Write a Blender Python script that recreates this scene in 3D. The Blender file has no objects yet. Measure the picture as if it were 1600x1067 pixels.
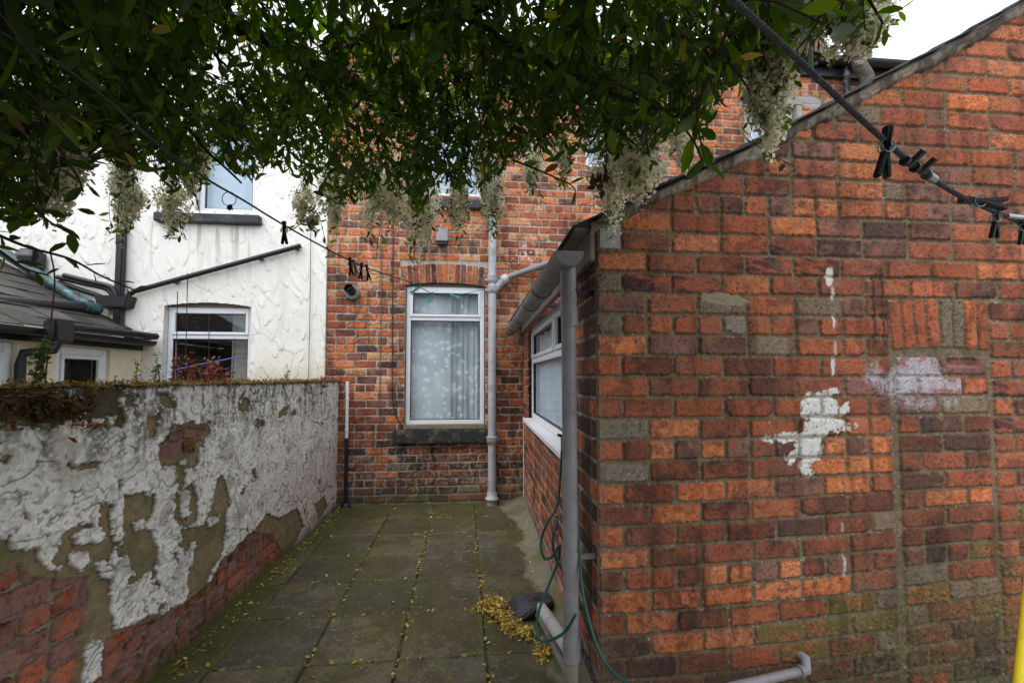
import bpy, bmesh, math, random
import numpy as np
from mathutils import Vector, Matrix
random.seed(7); RNG = np.random.default_rng(7)
sc = bpy.context.scene; COL = sc.collection
V = Vector
# ------------------------------------------------------------------ camera model (photo pixels, 1600 wide)
FOC = 680.0; PHI = math.radians(5.3); TH = math.atan(30/680); CZ = 1.46
_s, _c = math.sin, math.cos
CF = V((_s(PHI)*_c(TH), _c(PHI)*_c(TH), _s(TH))); CR = V((_c(PHI), -_s(PHI), 0)); CU = V((-_s(PHI)*_s(TH), -_c(PHI)*_s(TH), _c(TH)))
CAM = V((0, 0, CZ))
def ray(px, py): return CF + CR*((px-800)/FOC) + CU*((560-py)/FOC)
def atX(px, py, X): d = ray(px, py); return CAM + d*(X/d.x)
def atY(px, py, Y): d = ray(px, py); return CAM + d*(Y/d.y)
def atZ(px, py, Z): d = ray(px, py); return CAM + d*((Z-CZ)/d.z)
def atD(px, py, D): return CAM + ray(px, py)*D
def projnp(P):
    d = P - np.array(CAM); z = d@np.array(CF)
    zz = np.where(np.abs(z) < 1e-4, 1e-4, z)
    return 800+FOC*(d@np.array(CR))/zz, 560-FOC*(d@np.array(CU))/zz, z
YB = 5.15      # back wall
YG = 1.9       # gable wall
XE = 0.56      # side wall of the extension
XL = -1.5      # yard wall face
XN = -3.6      # neighbour's extension

# ------------------------------------------------------------------ colour and noise
def lin(c):
    c = np.asarray(c, float)/255.0
    return np.where(c <= .04045, c/12.92, ((c+.055)/1.055)**2.4)
def L4(c, k=1.0): a = lin(c)*k; return (float(a[0]), float(a[1]), float(a[2]), 1.0)
def _hash(x, y, seed):
    h = (x.astype(np.int64)*374761393 + y.astype(np.int64)*668265263 + seed*974634777) & 0xffffffff
    h = ((h ^ (h >> 13))*1274126177) & 0xffffffff
    h = ((h ^ (h >> 16))*2246822519) & 0xffffffff
    return ((h ^ (h >> 15)) & 0xffffff)/float(0xffffff)
def vn(x, y, seed=0):
    xi = np.floor(x); yi = np.floor(y); fx = x-xi; fy = y-yi
    fx = fx*fx*(3-2*fx); fy = fy*fy*(3-2*fy)
    a = _hash(xi, yi, seed); b = _hash(xi+1, yi, seed); c = _hash(xi, yi+1, seed); d = _hash(xi+1, yi+1, seed)
    return (a*(1-fx)+b*fx)*(1-fy)+(c*(1-fx)+d*fx)*fy
def fbm(x, y, f, o=4, seed=0, g=.5):
    r = 0; a = 1; t = 0
    for i in range(o):
        r = r + a*vn(x*f+17.3*i, y*f+9.1*i, seed+i*31); t += a; a *= g; f *= 2.03
    return r/t
def worley(x, y, f, seed=0, jit=.9):
    x = x*f; y = y*f; xi = np.floor(x); yi = np.floor(y)
    f1 = np.full(x.shape, 9.); f2 = np.full(x.shape, 9.); idd = np.zeros(x.shape)
    for dx in (-1, 0, 1):
        for dy in (-1, 0, 1):
            cx = xi+dx; cy = yi+dy
            px = cx+.5+(_hash(cx, cy, seed)-.5)*jit; py = cy+.5+(_hash(cx, cy, seed+5)-.5)*jit
            d = np.hypot(px-x, py-y); i = _hash(cx, cy, seed+11)
            m = d < f1
            f2 = np.where(m, f1, np.minimum(f2, d)); idd = np.where(m, i, idd); f1 = np.where(m, d, f1)
    return f1, f2, idd
def sst(a, b, x): t = np.clip((x-a)/(b-a), 0, 1); return t*t*(3-2*t)
def mix(a, b, t): return a*(1-t[..., None]) + b*t[..., None]
def polydist(X, Y, poly):
    """signed distance to a polygon, positive inside"""
    P = np.asarray(poly, float); n = len(P); best = np.full(X.shape, 1e9); ins = np.zeros(X.shape, bool)
    for i in range(n):
        a = P[i]; b = P[(i+1) % n]; ab = b-a; L = (ab**2).sum()+1e-12
        t = np.clip(((X-a[0])*ab[0]+(Y-a[1])*ab[1])/L, 0, 1)
        best = np.minimum(best, np.hypot(X-a[0]-t*ab[0], Y-a[1]-t*ab[1]))
        cr = ((a[1] > Y) != (b[1] > Y)) & (X < (b[0]-a[0])*(Y-a[1])/((b[1]-a[1])+1e-12)+a[0])
        ins ^= cr
    return np.where(ins, best, -best)

# ------------------------------------------------------------------ materials
def newmat(name):
    m = bpy.data.materials.new(name); m.use_nodes = True; nt = m.node_tree; b = nt.nodes['Principled BSDF']
    return m, nt, b
def mat(name, rgb, rough=.6, metal=0., var=.25, scale=12, bump=.15, bscale=60, spec=.4, dirt=None, dirt_amt=.4):
    m, nt, b = newmat(name); N = nt.nodes; K = nt.links
    tc = N.new('ShaderNodeTexCoord'); no = N.new('ShaderNodeTexNoise'); no.inputs['Scale'].default_value = scale; no.inputs['Detail'].default_value = 6
    K.new(tc.outputs['Object'], no.inputs['Vector'])
    r = N.new('ShaderNodeValToRGB'); e = r.color_ramp.elements
    a = lin(rgb)
    e[0].position = .3; e[1].position = .7
    e[0].color = tuple(a*(1-var))+(1,); e[1].color = tuple(np.minimum(a*(1+var*.6), 1))+(1,)
    K.new(no.outputs['Fac'], r.inputs['Fac']); out = r.outputs['Color']
    if dirt is not None:
        n2 = N.new('ShaderNodeTexNoise'); n2.inputs['Scale'].default_value = scale*.6; n2.inputs['Detail'].default_value = 9; n2.inputs['Roughness'].default_value = .7
        K.new(tc.outputs['Object'], n2.inputs['Vector'])
        r2 = N.new('ShaderNodeValToRGB'); r2.color_ramp.elements[0].position = .5; r2.color_ramp.elements[1].position = .72
        r2.color_ramp.elements[1].color = (dirt_amt,)*3+(1,)
        K.new(n2.outputs['Fac'], r2.inputs['Fac'])
        mx = N.new('ShaderNodeMixRGB'); mx.inputs['Color2'].default_value = L4(dirt)
        K.new(r2.outputs['Color'], mx.inputs['Fac']); K.new(out, mx.inputs['Color1']); out = mx.outputs['Color']
    K.new(out, b.inputs['Base Color'])
    b.inputs['Roughness'].default_value = rough; b.inputs['Metallic'].default_value = metal; b.inputs['Specular IOR Level'].default_value = spec
    if bump:
        n3 = N.new('ShaderNodeTexNoise'); n3.inputs['Scale'].default_value = bscale; n3.inputs['Detail'].default_value = 5
        K.new(tc.outputs['Object'], n3.inputs['Vector'])
        bp = N.new('ShaderNodeBump'); bp.inputs['Strength'].default_value = bump; bp.inputs['Distance'].default_value = .01
        K.new(n3.outputs['Fac'], bp.inputs['Height']); K.new(bp.outputs['Normal'], b.inputs['Normal'])
    return m
def attrmat(name, rough=.85, spec=.25, gscale=400, gamt=.35, bump=.35, bdist=.004):
    """colour comes from the surface's own per-point colour, broken up by a fine procedural grain"""
    m, nt, b = newmat(name); N = nt.nodes; K = nt.links
    at = N.new('ShaderNodeAttribute'); at.attribute_name = 'Col'
    tc = N.new('ShaderNodeTexCoord'); no = N.new('ShaderNodeTexNoise'); no.inputs['Scale'].default_value = gscale; no.inputs['Detail'].default_value = 4
    K.new(tc.outputs['Object'], no.inputs['Vector'])
    mr = N.new('ShaderNodeMapRange'); mr.inputs['From Min'].default_value = .25; mr.inputs['From Max'].default_value = .75
    mr.inputs['To Min'].default_value = 1-gamt; mr.inputs['To Max'].default_value = 1+gamt*.8
    K.new(no.outputs['Fac'], mr.inputs['Value'])
    mx = N.new('ShaderNodeMixRGB'); mx.blend_type = 'MULTIPLY'; mx.inputs['Fac'].default_value = 1
    K.new(at.outputs['Color'], mx.inputs['Color1']); K.new(mr.outputs['Result'], mx.inputs['Color2'])
    K.new(mx.outputs['Color'], b.inputs['Base Color'])
    b.inputs['Roughness'].default_value = rough; b.inputs['Specular IOR Level'].default_value = spec
    n3 = N.new('ShaderNodeTexNoise'); n3.inputs['Scale'].default_value = gscale*.6; n3.inputs['Detail'].default_value = 6
    K.new(tc.outputs['Object'], n3.inputs['Vector'])
    bp = N.new('ShaderNodeBump'); bp.inputs['Strength'].default_value = bump; bp.inputs['Distance'].default_value = bdist
    K.new(n3.outputs['Fac'], bp.inputs['Height']); K.new(bp.outputs['Normal'], b.inputs['Normal'])
    return m
def leafmat(name, rough=.42, trans=.35, tv=1.9):
    m, nt, b = newmat(name); N = nt.nodes; K = nt.links
    at = N.new('ShaderNodeAttribute'); at.attribute_name = 'Col'
    K.new(at.outputs['Color'], b.inputs['Base Color']); b.inputs['Roughness'].default_value = rough; b.inputs['Specular IOR Level'].default_value = .35
    tr = N.new('ShaderNodeBsdfTranslucent'); hs = N.new('ShaderNodeHueSaturation'); hs.inputs['Value'].default_value = tv; hs.inputs['Saturation'].default_value = 1.15; hs.inputs['Hue'].default_value = .49
    K.new(at.outputs['Color'], hs.inputs['Color']); K.new(hs.outputs['Color'], tr.inputs['Color'])
    mx = N.new('ShaderNodeMixShader'); mx.inputs['Fac'].default_value = trans
    K.new(b.outputs['BSDF'], mx.inputs[1]); K.new(tr.outputs['BSDF'], mx.inputs[2])
    K.new(mx.outputs['Shader'], N['Material Output'].inputs['Surface'])
    return m
def glassmat(name, tint=(.95, .97, .98), refl=.16):
    m, nt, b = newmat(name); N = nt.nodes; K = nt.links; N.remove(b)
    t = N.new('ShaderNodeBsdfTransparent'); t.inputs['Color'].default_value = tint+(1,)
    g = N.new('ShaderNodeBsdfGlossy'); g.inputs['Roughness'].default_value = .02
    fr = N.new('ShaderNodeLayerWeight'); fr.inputs['Blend'].default_value = .5
    pw = N.new('ShaderNodeMath'); pw.operation = 'POWER'; pw.inputs[1].default_value = 5; K.new(fr.outputs['Facing'], pw.inputs[0])
    ad = N.new('ShaderNodeMath'); ad.operation = 'MULTIPLY_ADD'; ad.inputs[1].default_value = .45; ad.inputs[2].default_value = refl; ad.use_clamp = True
    K.new(pw.outputs[0], ad.inputs[0])
    mx = N.new('ShaderNodeMixShader'); K.new(ad.outputs[0], mx.inputs['Fac']); K.new(t.outputs[0], mx.inputs[1]); K.new(g.outputs[0], mx.inputs[2])
    K.new(mx.outputs[0], N['Material Output'].inputs['Surface'])
    return m
M = {}
M['brick'] = attrmat('brickwork', rough=.88, bump=.5)
M['render'] = attrmat('trowelled_render', rough=.8, gamt=.1, bump=.2)
M['oldrender'] = attrmat('flaking_render', rough=.9, gamt=.22, bump=.5)
M['paving'] = attrmat('paving', rough=.62, spec=.35, gamt=.35, gscale=260, bump=.5)
M['cloth'] = attrmat('net', rough=.9, gamt=.08, bump=.05)
M['upvc'] = mat('white_upvc', (232, 234, 238), .35, var=.05, bump=.03, dirt=(150, 150, 140), dirt_amt=.12)
M['whitewash'] = mat('old_white_paint', (214, 212, 205), .6, var=.12, scale=9, bump=.3, dirt=(120, 105, 85), dirt_amt=.55)
M['greypvc'] = mat('grey_pvc', (130, 127, 130), .45, var=.15, scale=10, bump=.08, dirt=(84, 80, 72), dirt_amt=.7)
M['greygutter'] = mat('weathered_grey_pvc', (125, 122, 118), .6, var=.2, scale=9, bump=.15, dirt=(88, 80, 62), dirt_amt=.8)
M['castpipe'] = mat('grey_painted_iron', (180, 182, 186), .55, var=.15, scale=14, bump=.3, dirt=(120, 98, 74), dirt_amt=.7)
M['paleplastic'] = mat('pale_dirty_plastic', (196, 196, 194), .5, var=.1, scale=12, bump=.1, dirt=(120, 112, 96), dirt_amt=.6)
M['blackpvc'] = mat('black_pvc', (34, 34, 38), .4, var=.2, bump=.08)
M['blacksill'] = mat('black_painted_stone', (44, 46, 52), .6, var=.3, scale=15, bump=.4, dirt=(120, 115, 95), dirt_amt=.35)
M['mosssill'] = mat('mossy_black_stone', (46, 46, 48), .75, var=.3, scale=15, bump=.6, dirt=(135, 130, 85), dirt_amt=.8)
M['slate'] = mat('slate', (60, 57, 54), .6, var=.35, scale=5, bump=.4, bscale=30, dirt=(96, 90, 72), dirt_amt=.5)
def island_var(m, lo, hi):
    nt = m.node_tree; b = nt.nodes['Principled BSDF']; src = b.inputs['Base Color'].links[0].from_socket
    g = nt.nodes.new('ShaderNodeNewGeometry'); mr = nt.nodes.new('ShaderNodeMapRange'); mr.inputs['To Min'].default_value = lo; mr.inputs['To Max'].default_value = hi
    nt.links.new(g.outputs['Random Per Island'], mr.inputs['Value']); x = nt.nodes.new('ShaderNodeMixRGB'); x.blend_type = 'MULTIPLY'; x.inputs['Fac'].default_value = 1
    nt.links.new(src, x.inputs['Color1']); nt.links.new(mr.outputs['Result'], x.inputs['Color2']); nt.links.new(x.outputs['Color'], b.inputs['Base Color'])
island_var(M['slate'], .6, 1.5)
M['slatedark'] = mat('dark_slate', (50, 48, 48), .6, var=.3, scale=9, bump=.4)
M['mortar'] = mat('mortar', (140, 128, 110), .95, var=.3, scale=14, bump=.9, bscale=90, dirt=(90, 80, 66), dirt_amt=.7)
M['concrete'] = mat('concrete', (150, 146, 138), .9, var=.2, scale=12, bump=.5)
M['wood'] = mat('weathered_board', (132, 124, 112), .75, var=.25, scale=8, bump=.3, dirt=(80, 72, 60), dirt_amt=.6)
M['copper'] = mat('verdigris_pipe', (72, 84, 88), .5, metal=.3, var=.35, scale=22, bump=.3, dirt=(96, 178, 178), dirt_amt=.9)
M['rope'] = mat('grey_rope', (78, 79, 82), .75, var=.35, scale=90, bump=.3, bscale=300)
M['greenline'] = mat('green_washing_line', (28, 70, 58), .5, var=.2, bump=.05)
M['wire'] = mat('dark_cable', (50, 46, 44), .6, var=.2, bump=0)
M['wire2'] = mat('dusty_cable', (110, 96, 80), .7, var=.2, bump=0)
M['blackpeg'] = mat('black_plastic', (20, 20, 22), .35, var=.2, bump=.05)
M['tealpeg'] = mat('teal_plastic', (98, 205, 190), .4, var=.1, bump=.03)
M['steel'] = mat('steel', (150, 152, 155), .35, metal=.9, var=.15, bump=.05)
M['hose'] = mat('green_hose', (22, 78, 62), .35, var=.2, scale=40, bump=.2, bscale=400)
M['yellow'] = mat('yellow_paint', (224, 196, 40), .45, var=.12, scale=10, bump=.1)
M['bark'] = mat('bark', (58, 46, 38), .9, var=.4, scale=30, bump=.8, bscale=90)
M['leaf'] = leafmat('leaf', rough=.5, trans=.42, tv=4.4)
M['flower'] = leafmat('flower', .8, .55, 1.05)
M['plant'] = leafmat('small_plant_leaf', .6, .3)
M['litter'] = leafmat('dry_leaf', .7, .15)
M['sideglass'] = glassmat('side_window_glass', refl=.02)
M['glass'] = glassmat('window_glass', refl=.035)
M['dim'] = mat('room_wall', (70, 66, 62), .9, bump=0)
M['earth'] = mat('bare_ground', (88, 80, 66), .95, var=.35, scale=5, bump=.6)
M['pale'] = mat('pale_sheet', (196, 208, 220), .8, var=.06, bump=0)
M['blue'] = mat('blue_cord', (120, 120, 220), .6, var=.05, bump=0)
M['clay'] = mat('terracotta', (150, 84, 60), .8, var=.2, bump=.2)

# ------------------------------------------------------------------ object helpers
def tag(o, label=None, cat=None, group=None, kind=None):
    if label: o['label'] = label
    if cat: o['category'] = cat
    if group: o['group'] = group
    if kind: o['kind'] = kind
    return o
def thing(name, loc, label, cat, group=None):
    o = bpy.data.objects.new(name, None); COL.objects.link(o); o.location = loc; o.empty_display_size = .1
    return tag(o, label, cat, group)
def attach(o, parent):
    if parent is not None:
        base = V((0, 0, 0)); p = parent
        M_ = Matrix.Identity(4)
        chain = []
        while p is not None: chain.append(p); p = p.parent
        for q in reversed(chain):
            M_ = M_ @ q.matrix_parent_inverse @ q.matrix_basis
        o.parent = parent; o.matrix_parent_inverse = M_.inverted()
class MB:
    def __init__(s): s.v = []; s.f = []; s.sm = []
    def add(s, vs, fs, smooth=False):
        b = len(s.v); s.v += [tuple(v) for v in vs]; s.f += [tuple(i+b for i in f) for f in fs]; s.sm += [smooth]*len(fs)
    def box(s, x0, x1, y0, y1, z0, z1):
        vs = [(x0, y0, z0), (x1, y0, z0), (x1, y1, z0), (x0, y1, z0), (x0, y0, z1), (x1, y0, z1), (x1, y1, z1), (x0, y1, z1)]
        s.add(vs, [(0, 3, 2, 1), (4, 5, 6, 7), (0, 1, 5, 4), (1, 2, 6, 5), (2, 3, 7, 6), (3, 0, 4, 7)])
    def obox(s, O, U, W, N, u0, u1, w0, w1, n0, n1):
        P = lambda u, w, n: O+U*u+W*w+N*n
        vs = [P(u0, w0, n0), P(u1, w0, n0), P(u1, w1, n0), P(u0, w1, n0), P(u0, w0, n1), P(u1, w0, n1), P(u1, w1, n1), P(u0, w1, n1)]
        s.add(vs, [(0, 3, 2, 1), (4, 5, 6, 7), (0, 1, 5, 4), (1, 2, 6, 5), (2, 3, 7, 6), (3, 0, 4, 7)])
    def tube(s, pts, r, n=12, caps=True, flat=False):
        pts = [V(p) for p in pts]; k = len(pts); rs = r if isinstance(r, (list, tuple)) else [r]*k
        T = []
        for i in range(k):
            a = pts[max(i-1, 0)]; b = pts[min(i+1, k-1)]; t = (b-a); T.append(t.normalized() if t.length > 1e-9 else V((0, 0, 1)))
        up = V((0, 0, 1)) if abs(T[0].z) < .9 else V((1, 0, 0))
        x = T[0].cross(up).normalized(); vs = []
        for i in range(k):
            x = (x-T[i]*x.dot(T[i])); x = x.normalized() if x.length > 1e-6 else T[i].orthogonal().normalized(); y = T[i].cross(x)
            for j in range(n):
                a = 2*math.pi*j/n; vs.append(pts[i]+(x*_c(a)+y*_s(a))*rs[i])
        fs = [(i*n+j, i*n+(j+1) % n, (i+1)*n+(j+1) % n, (i+1)*n+j) for i in range(k-1) for j in range(n)]
        s.add(vs, fs, not flat)
        if caps:
            s.add(vs[:n], [tuple(range(n-1, -1, -1))]); s.add(vs[-n:], [tuple(range(n))])
    def prism(s, pts, D):
        """pts: planar loop of 3D points, extruded by vector D"""
        n = len(pts); vs = [V(p) for p in pts]+[V(p)+D for p in pts]
        s.add(vs, [tuple(range(n-1, -1, -1)), tuple(range(n, 2*n))]+[(i, (i+1) % n, n+(i+1) % n, n+i) for i in range(n)])
    def build(s, name, m, parent=None, bevel=0, seg=2):
        me = bpy.data.meshes.new(name); me.from_pydata(s.v, [], s.f)
        me.polygons.foreach_set('use_smooth', s.sm)
        if bevel:
            bm = bmesh.new(); bm.from_mesh(me); bmesh.ops.remove_doubles(bm, verts=bm.verts, dist=1e-6)
            bmesh.ops.recalc_face_normals(bm, faces=bm.faces)
            es = [e for e in bm.edges if len(e.link_faces) == 2 and e.calc_face_angle(0) > .6]
            bmesh.ops.bevel(bm, geom=es, offset=bevel, segments=seg, affect='EDGES', clamp_overlap=True)
            bm.to_mesh(me); bm.free()
        me.materials.append(M[m]); o = bpy.data.objects.new(name, me); COL.objects.link(o); attach(o, parent)
        return o
def np_mesh(name, verts, quads, m, parent=None, col=None, smooth=True):
    me = bpy.data.meshes.new(name); nv = len(verts); nf = len(quads); k = quads.shape[1]
    me.vertices.add(nv); me.vertices.foreach_set('co', np.ascontiguousarray(verts, np.float32).ravel())
    me.loops.add(nf*k); me.loops.foreach_set('vertex_index', np.ascontiguousarray(quads, np.int32).ravel())
    me.polygons.add(nf); me.polygons.foreach_set('loop_start', np.arange(0, nf*k, k, dtype=np.int32))

    me.update(calc_edges=True); me.validate()
    me.polygons.foreach_set('use_smooth', np.full(len(me.polygons), smooth))
    if col is not None:
        a = me.color_attributes.new('Col', 'FLOAT_COLOR', 'POINT')
        c4 = np.ones((nv, 4), np.float32); c4[:, :3] = col; a.data.foreach_set('color', c4.ravel())
    me.materials.append(M[m]); o = bpy.data.objects.new(name, me); COL.objects.link(o); attach(o, parent)
    return o
def panel(name, O, U, W, N, u, w, H, C, m, parent=None, keep=None):
    """a relief surface: grid point = O + U*u + W*w + N*H"""
    nu, nw = len(u), len(w); uu, ww = np.meshgrid(u, w)
    P = np.array(O)[None, None]+uu[..., None]*np.array(U)+ww[..., None]*np.array(W)+H[..., None]*np.array(N)
    idx = np.arange(nu*nw).reshape(nw, nu)
    q = np.stack([idx[:-1, :-1], idx[:-1, 1:], idx[1:, 1:], idx[1:, :-1]], -1)
    if V(U).cross(V(W)).dot(V(N)) < 0: q = q[..., ::-1]
    if keep is not None:
        kf = keep[:-1, :-1] & keep[1:, 1:] & keep[:-1, 1:] & keep[1:, :-1]; q = q[kf]
    q = q.reshape(-1, 4); used = np.unique(q); re = np.zeros(nu*nw, np.int64); re[used] = np.arange(len(used))
    return np_mesh(name, P.reshape(-1, 3)[used], re[q], m, parent, np.clip(C.reshape(-1, 3)[used], 0, 1))

# ------------------------------------------------------------------ brickwork
PAL = {'O': [(210, 122, 74), (216, 131, 84), (202, 113, 66)], 'R': [(178, 97, 63), (168, 88, 56), (186, 105, 71), (160, 90, 64)],
       'D': [(124, 73, 52), (114, 67, 49), (132, 79, 56)], 'P': [(136, 98, 84), (124, 88, 76), (146, 106, 90)], 'G': [(130, 118, 96), (120, 110, 92)],
       'K': [(70, 56, 52), (82, 64, 58)], 'S': [(134, 129, 114)], 'M': [(120, 98, 50), (112, 100, 58), (132, 104, 66)], 'W': [(196, 190, 196)], 'B': [(176, 94, 64), (160, 86, 64)],
       'C': [(150, 138, 116)], 'Y': [(208, 152, 106), (214, 160, 118)], 'U': [(150, 106, 98), (140, 98, 92)]}
def brick_field(u, w, bricks, mortar, seed, proud=.007, wob=.0035, rnd=.006, k=.9, mossy=None, blotch=1.0, warp=None):
    uu, ww = np.meshgrid(u, w); res = u[1]-u[0]; W0 = ww; pad = 0
    if warp is not None: ww = ww-warp(uu, ww); pad = .13
    nf = fbm(uu, ww, 150, 3, seed); nc = fbm(uu, ww, 16, 4, seed+3); nm = fbm(uu, ww, 45, 3, seed+6); ne = fbm(uu, ww, 70, 3, seed+9)-.5
    gr = RNG.random(uu.shape); a_n = nm
    st = fbm(uu*8-ww*16, ww*40+uu*12, 1., 3, seed+21)
    H = (nm-.5)*.006+(nf-.5)*.003
    C = lin(mortar)[None, None]*k*(.72+.3*nf+.36*nm)[..., None]
    C = mix(C, (lin(mortar)*k*.55)[None, None]*np.ones_like(uu)[..., None], sst(.55, .72, fbm(uu, ww, 30, 3, seed+50))*.6)
    sp = (gr > .985) & (nf > .45); C[sp] = lin((214, 210, 200))*k; sp2 = (gr > .9965); C[sp2] = lin((196, 190, 180))*k
    nw, nu = uu.shape
    for (cu, cw, hu, hw, rot, ty, off) in bricks:
        R_ = math.hypot(hu, hw)+.01
        if rot == 0: ru, rw = hu+.01, hw+.01
        else: ru = rw = R_
        i0 = max(int((cu-ru-u[0])/res), 0); i1 = min(int((cu+ru-u[0])/res)+2, nu)
        j0 = max(int((cw-rw-w[0])/res), 0); j1 = min(int((cw+rw+pad-w[0])/res)+2, nw)
        if i1-i0 < 2 or j1-j0 < 2: continue
        S = (slice(j0, j1), slice(i0, i1)); x = uu[S]-cu; y = ww[S]-cw
        if rot: x, y = x*_c(rot)+y*_s(rot), -x*_s(rot)+y*_c(rot)
        x = x+ne[S]*wob*2.4+(nf[S]-.5)*wob*.8; y = y+(nf[S]-.5)*wob*1.2+ne[S]*wob*1.6+x*random.uniform(-.022, .022)
        qx = np.abs(x)-hu+rnd; qy = np.abs(y)-hw+rnd
        d = np.hypot(np.maximum(qx, 0), np.maximum(qy, 0))+np.minimum(np.maximum(qx, qy), 0)-rnd
        for sx0 in (-1, 1):
            for sy0 in (-1, 1):
                if random.random() < .13:
                    rc = random.uniform(.008, .024); d = np.maximum(d, rc-np.hypot(x-sx0*hu, (y-sy0*hw)*1.3)+(a_n[S]-.5)*.02)
        m = sst(.0020, -.0020, d+random.uniform(-.0005, .0022))
        pal = PAL[ty]; base = lin(random.choice(pal))*random.uniform(.86, 1.14)*k
        a = nf[S]; b = nc[S]; cc = nm[S]; base = base*.93+lin((152, 88, 60))*k*.07
        c = base[None, None]*(.52+.58*a+.42*cc)[..., None]
        ofs = random.uniform(-.12, .12)
        if ty in 'ORBYU':
            dk = sst(.56, .72, b+ofs)*.6*blotch; c = mix(c, (lin((104, 60, 52))*k)[None, None]*(.7+.6*a)[..., None], dk)
            if ty in 'OY': c = mix(c, (lin((226, 150, 106))*k)[None, None]*np.ones_like(a)[..., None], sst(.5, .7, cc)*.4)
        elif ty in 'DP':
            dk = sst(.5, .7, b+ofs)*.6*blotch; c = mix(c, (lin((62, 46, 46))*k)[None, None]*(.7+.6*a)[..., None], dk)
            lt = sst(.42, .3, b+ofs)*.55; c = mix(c, (lin((176, 92, 66))*k)[None, None]*(.7+.6*a)[..., None], lt)
        elif ty == 'M':
            lt = sst(.5, .4, b+ofs)*.7; c = mix(c, (lin((172, 104, 66))*k)[None, None]*(.7+.6*a)[..., None], lt)
            c = mix(c, (lin((92, 94, 40))*k)[None, None]*(.7+.6*a)[..., None], sst(.5, .62, cc)*.6)
        elif ty in 'GS':
            c = mix(c, (lin((186, 182, 170))*k)[None, None]*np.ones_like(a)[..., None], sst(.64, .78, a)*.3)
        elif ty == 'W':
            rd = sst(.5, .58, cc+.4*(a-.5)); c = mix(c, (lin((168, 96, 80))*k)[None, None]*(.7+.6*a)[..., None], rd*.85)
        if ty == 'B':
            s2 = sst(.52, .6, st[S]+.25*(a-.5)); c = mix(c, (lin((46, 40, 44))*k)[None, None]*(.7+.6*a)[..., None], s2*.92)
        if ty not in 'WSGM':
            sm_ = sst(.50, .72, fbm(uu[S]+cu*7, ww[S]*1.3+cw*5, 26, 3, seed+40))*random.uniform(.1, .75); c = mix(c, (lin(random.choice([(96, 72, 62), (120, 98, 84), (150, 108, 92)]))*k)[None, None]*(.7+.6*a)[..., None], sm_)
        if random.random() < .3 and ty in 'ORDP':
            c = c*(1-.5*sst(.0, .01, d+.010+.012*(b-.3)))[..., None]
        pit = ((a < .29) & (gr[S] > .3)) | (gr[S] > .992); c[pit] *= .45
        tilt = random.uniform(-.0016, .0016); rg = .0045 if ty in 'OYM' else .0026
        h = proud+off+tilt*x/max(hu, .01)+(a-.5)*rg+(cc-.5)*rg*1.2-pit*.002
        h = h-.004*sst(-.007, .0, d)
        edge = sst(-.007, -.001, d)*.30*sst(.3, .6, cc)
        c = c*(1-edge)[..., None]
        H[S] = H[S]*(1-m)+h*m; C[S] = mix(C[S], c, m)
        # a dark drop line under the brick where the joint is raked back
    big = fbm(uu*1.6, W0*.8, 1.6, 4, seed+60); C = C*(.62+.72*big)[..., None]; wsh = sst(.55, .72, fbm(uu*3, W0*.6, 5, 4, seed+61)); C = mix(C, C*.5, wsh*.7)
    return uu, W0, H, C, dict(nf=nf, nc=nc, nm=nm, ne=ne, gr=gr)

def course(bricks, w, u0, u1, seq, pitch, hw, joint=.0098, weights=None, first_half=False):
    """lay one course from u0 to u1; upper case = stretcher, lower case = header"""
    u = u0; i = 0
    while u < u1-.02:
        if i < len(seq): t = seq[i]
        else:
            t = random.choices(weights[0], weights[1])[0] if weights else 'R'
            if seq and seq[-1].islower(): t = t.lower()
        wd = pitch if t.isupper() else pitch/2
        e = min(u+wd, u1)
        if u1-e < .03: e = u1
        bricks.append(((u+e)/2, w+random.uniform(-.0015, .0015), (e-u)/2-joint/2-random.uniform(0, .0025), hw-random.uniform(0, .002), 0, t.upper(), random.uniform(-.0022, .0022)))
        u = e; i += 1

# ================================================================== THE BRICK EXTENSION (right)
ext = thing('brick_extension', (XE, YG, 0), 'low orange brick lean-to extension with sloping gable verge and white paint splash', 'building')
P_ = .0942; Z5 = 1.70; PITCH = .2385
rowz = lambda k: Z5-(k-5)*P_
GW = (['R', 'O', 'D', 'P', 'B'], [5, 3, 3, 3, 1])
LW = (['D', 'M', 'G', 'K', 'R'], [5, 4, 2, 2, 2])
ROWS = {0: 'dORROPKDR', 1: 'gDORBKPRRR', 2: 'ORBBBRRROR', 3: 'gBBORRRRDR'}
TOP = {-1: 'oodrpdrpooRoPpRPR', -2: 'OORDROgPRRPR', -3: 'dRRDoRORPR', -4: 'RRPPPOPRRP', -5: 'rRRRORRRRO', -6: 'RRRRoppgRpR', -7: 'rRRRRROROR', -8: 'RRRRROORRO'}
LEFT = {4: 'PRGRGp', 5: 'ghrrrsrrprR'.replace('h', 'd'), 6: 'OUPGRr', 7: 'rDRDRR', 8: 'RDDDRU', 9: 'rDRRRR', 10: 'SODRRr', 11: 'rdopoprpsopo', 12: 'SDDROo',
        13: 'oDOOPO', 14: 'DODRDD', 15: 'oDDDKD', 16: 'ODDDDD', 17: 'drrdoopodpdd', 18: 'OOOOOP', 19: 'rODRRM', 20: 'KOOMMM', 21: 'kKDRMD', 22: 'KDKDDK', 23: 'kDKDKD'}
INF = {7: 'WUr', 8: 'wWR', 9: 'UGr', 10: 'rKD', 11: 'DKp', 12: 'dRD', 13: 'KRd', 14: 'dOO', 15: 'DDd', 16: 'dDD', 17: 'pkdmd', 18: 'GDm', 19: 'MGd', 20: 'gDM', 21: 'DKd', 22: 'kDK', 23: 'DKd'}
bricks = []
UJ, UA = 1.43, 1.945
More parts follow.
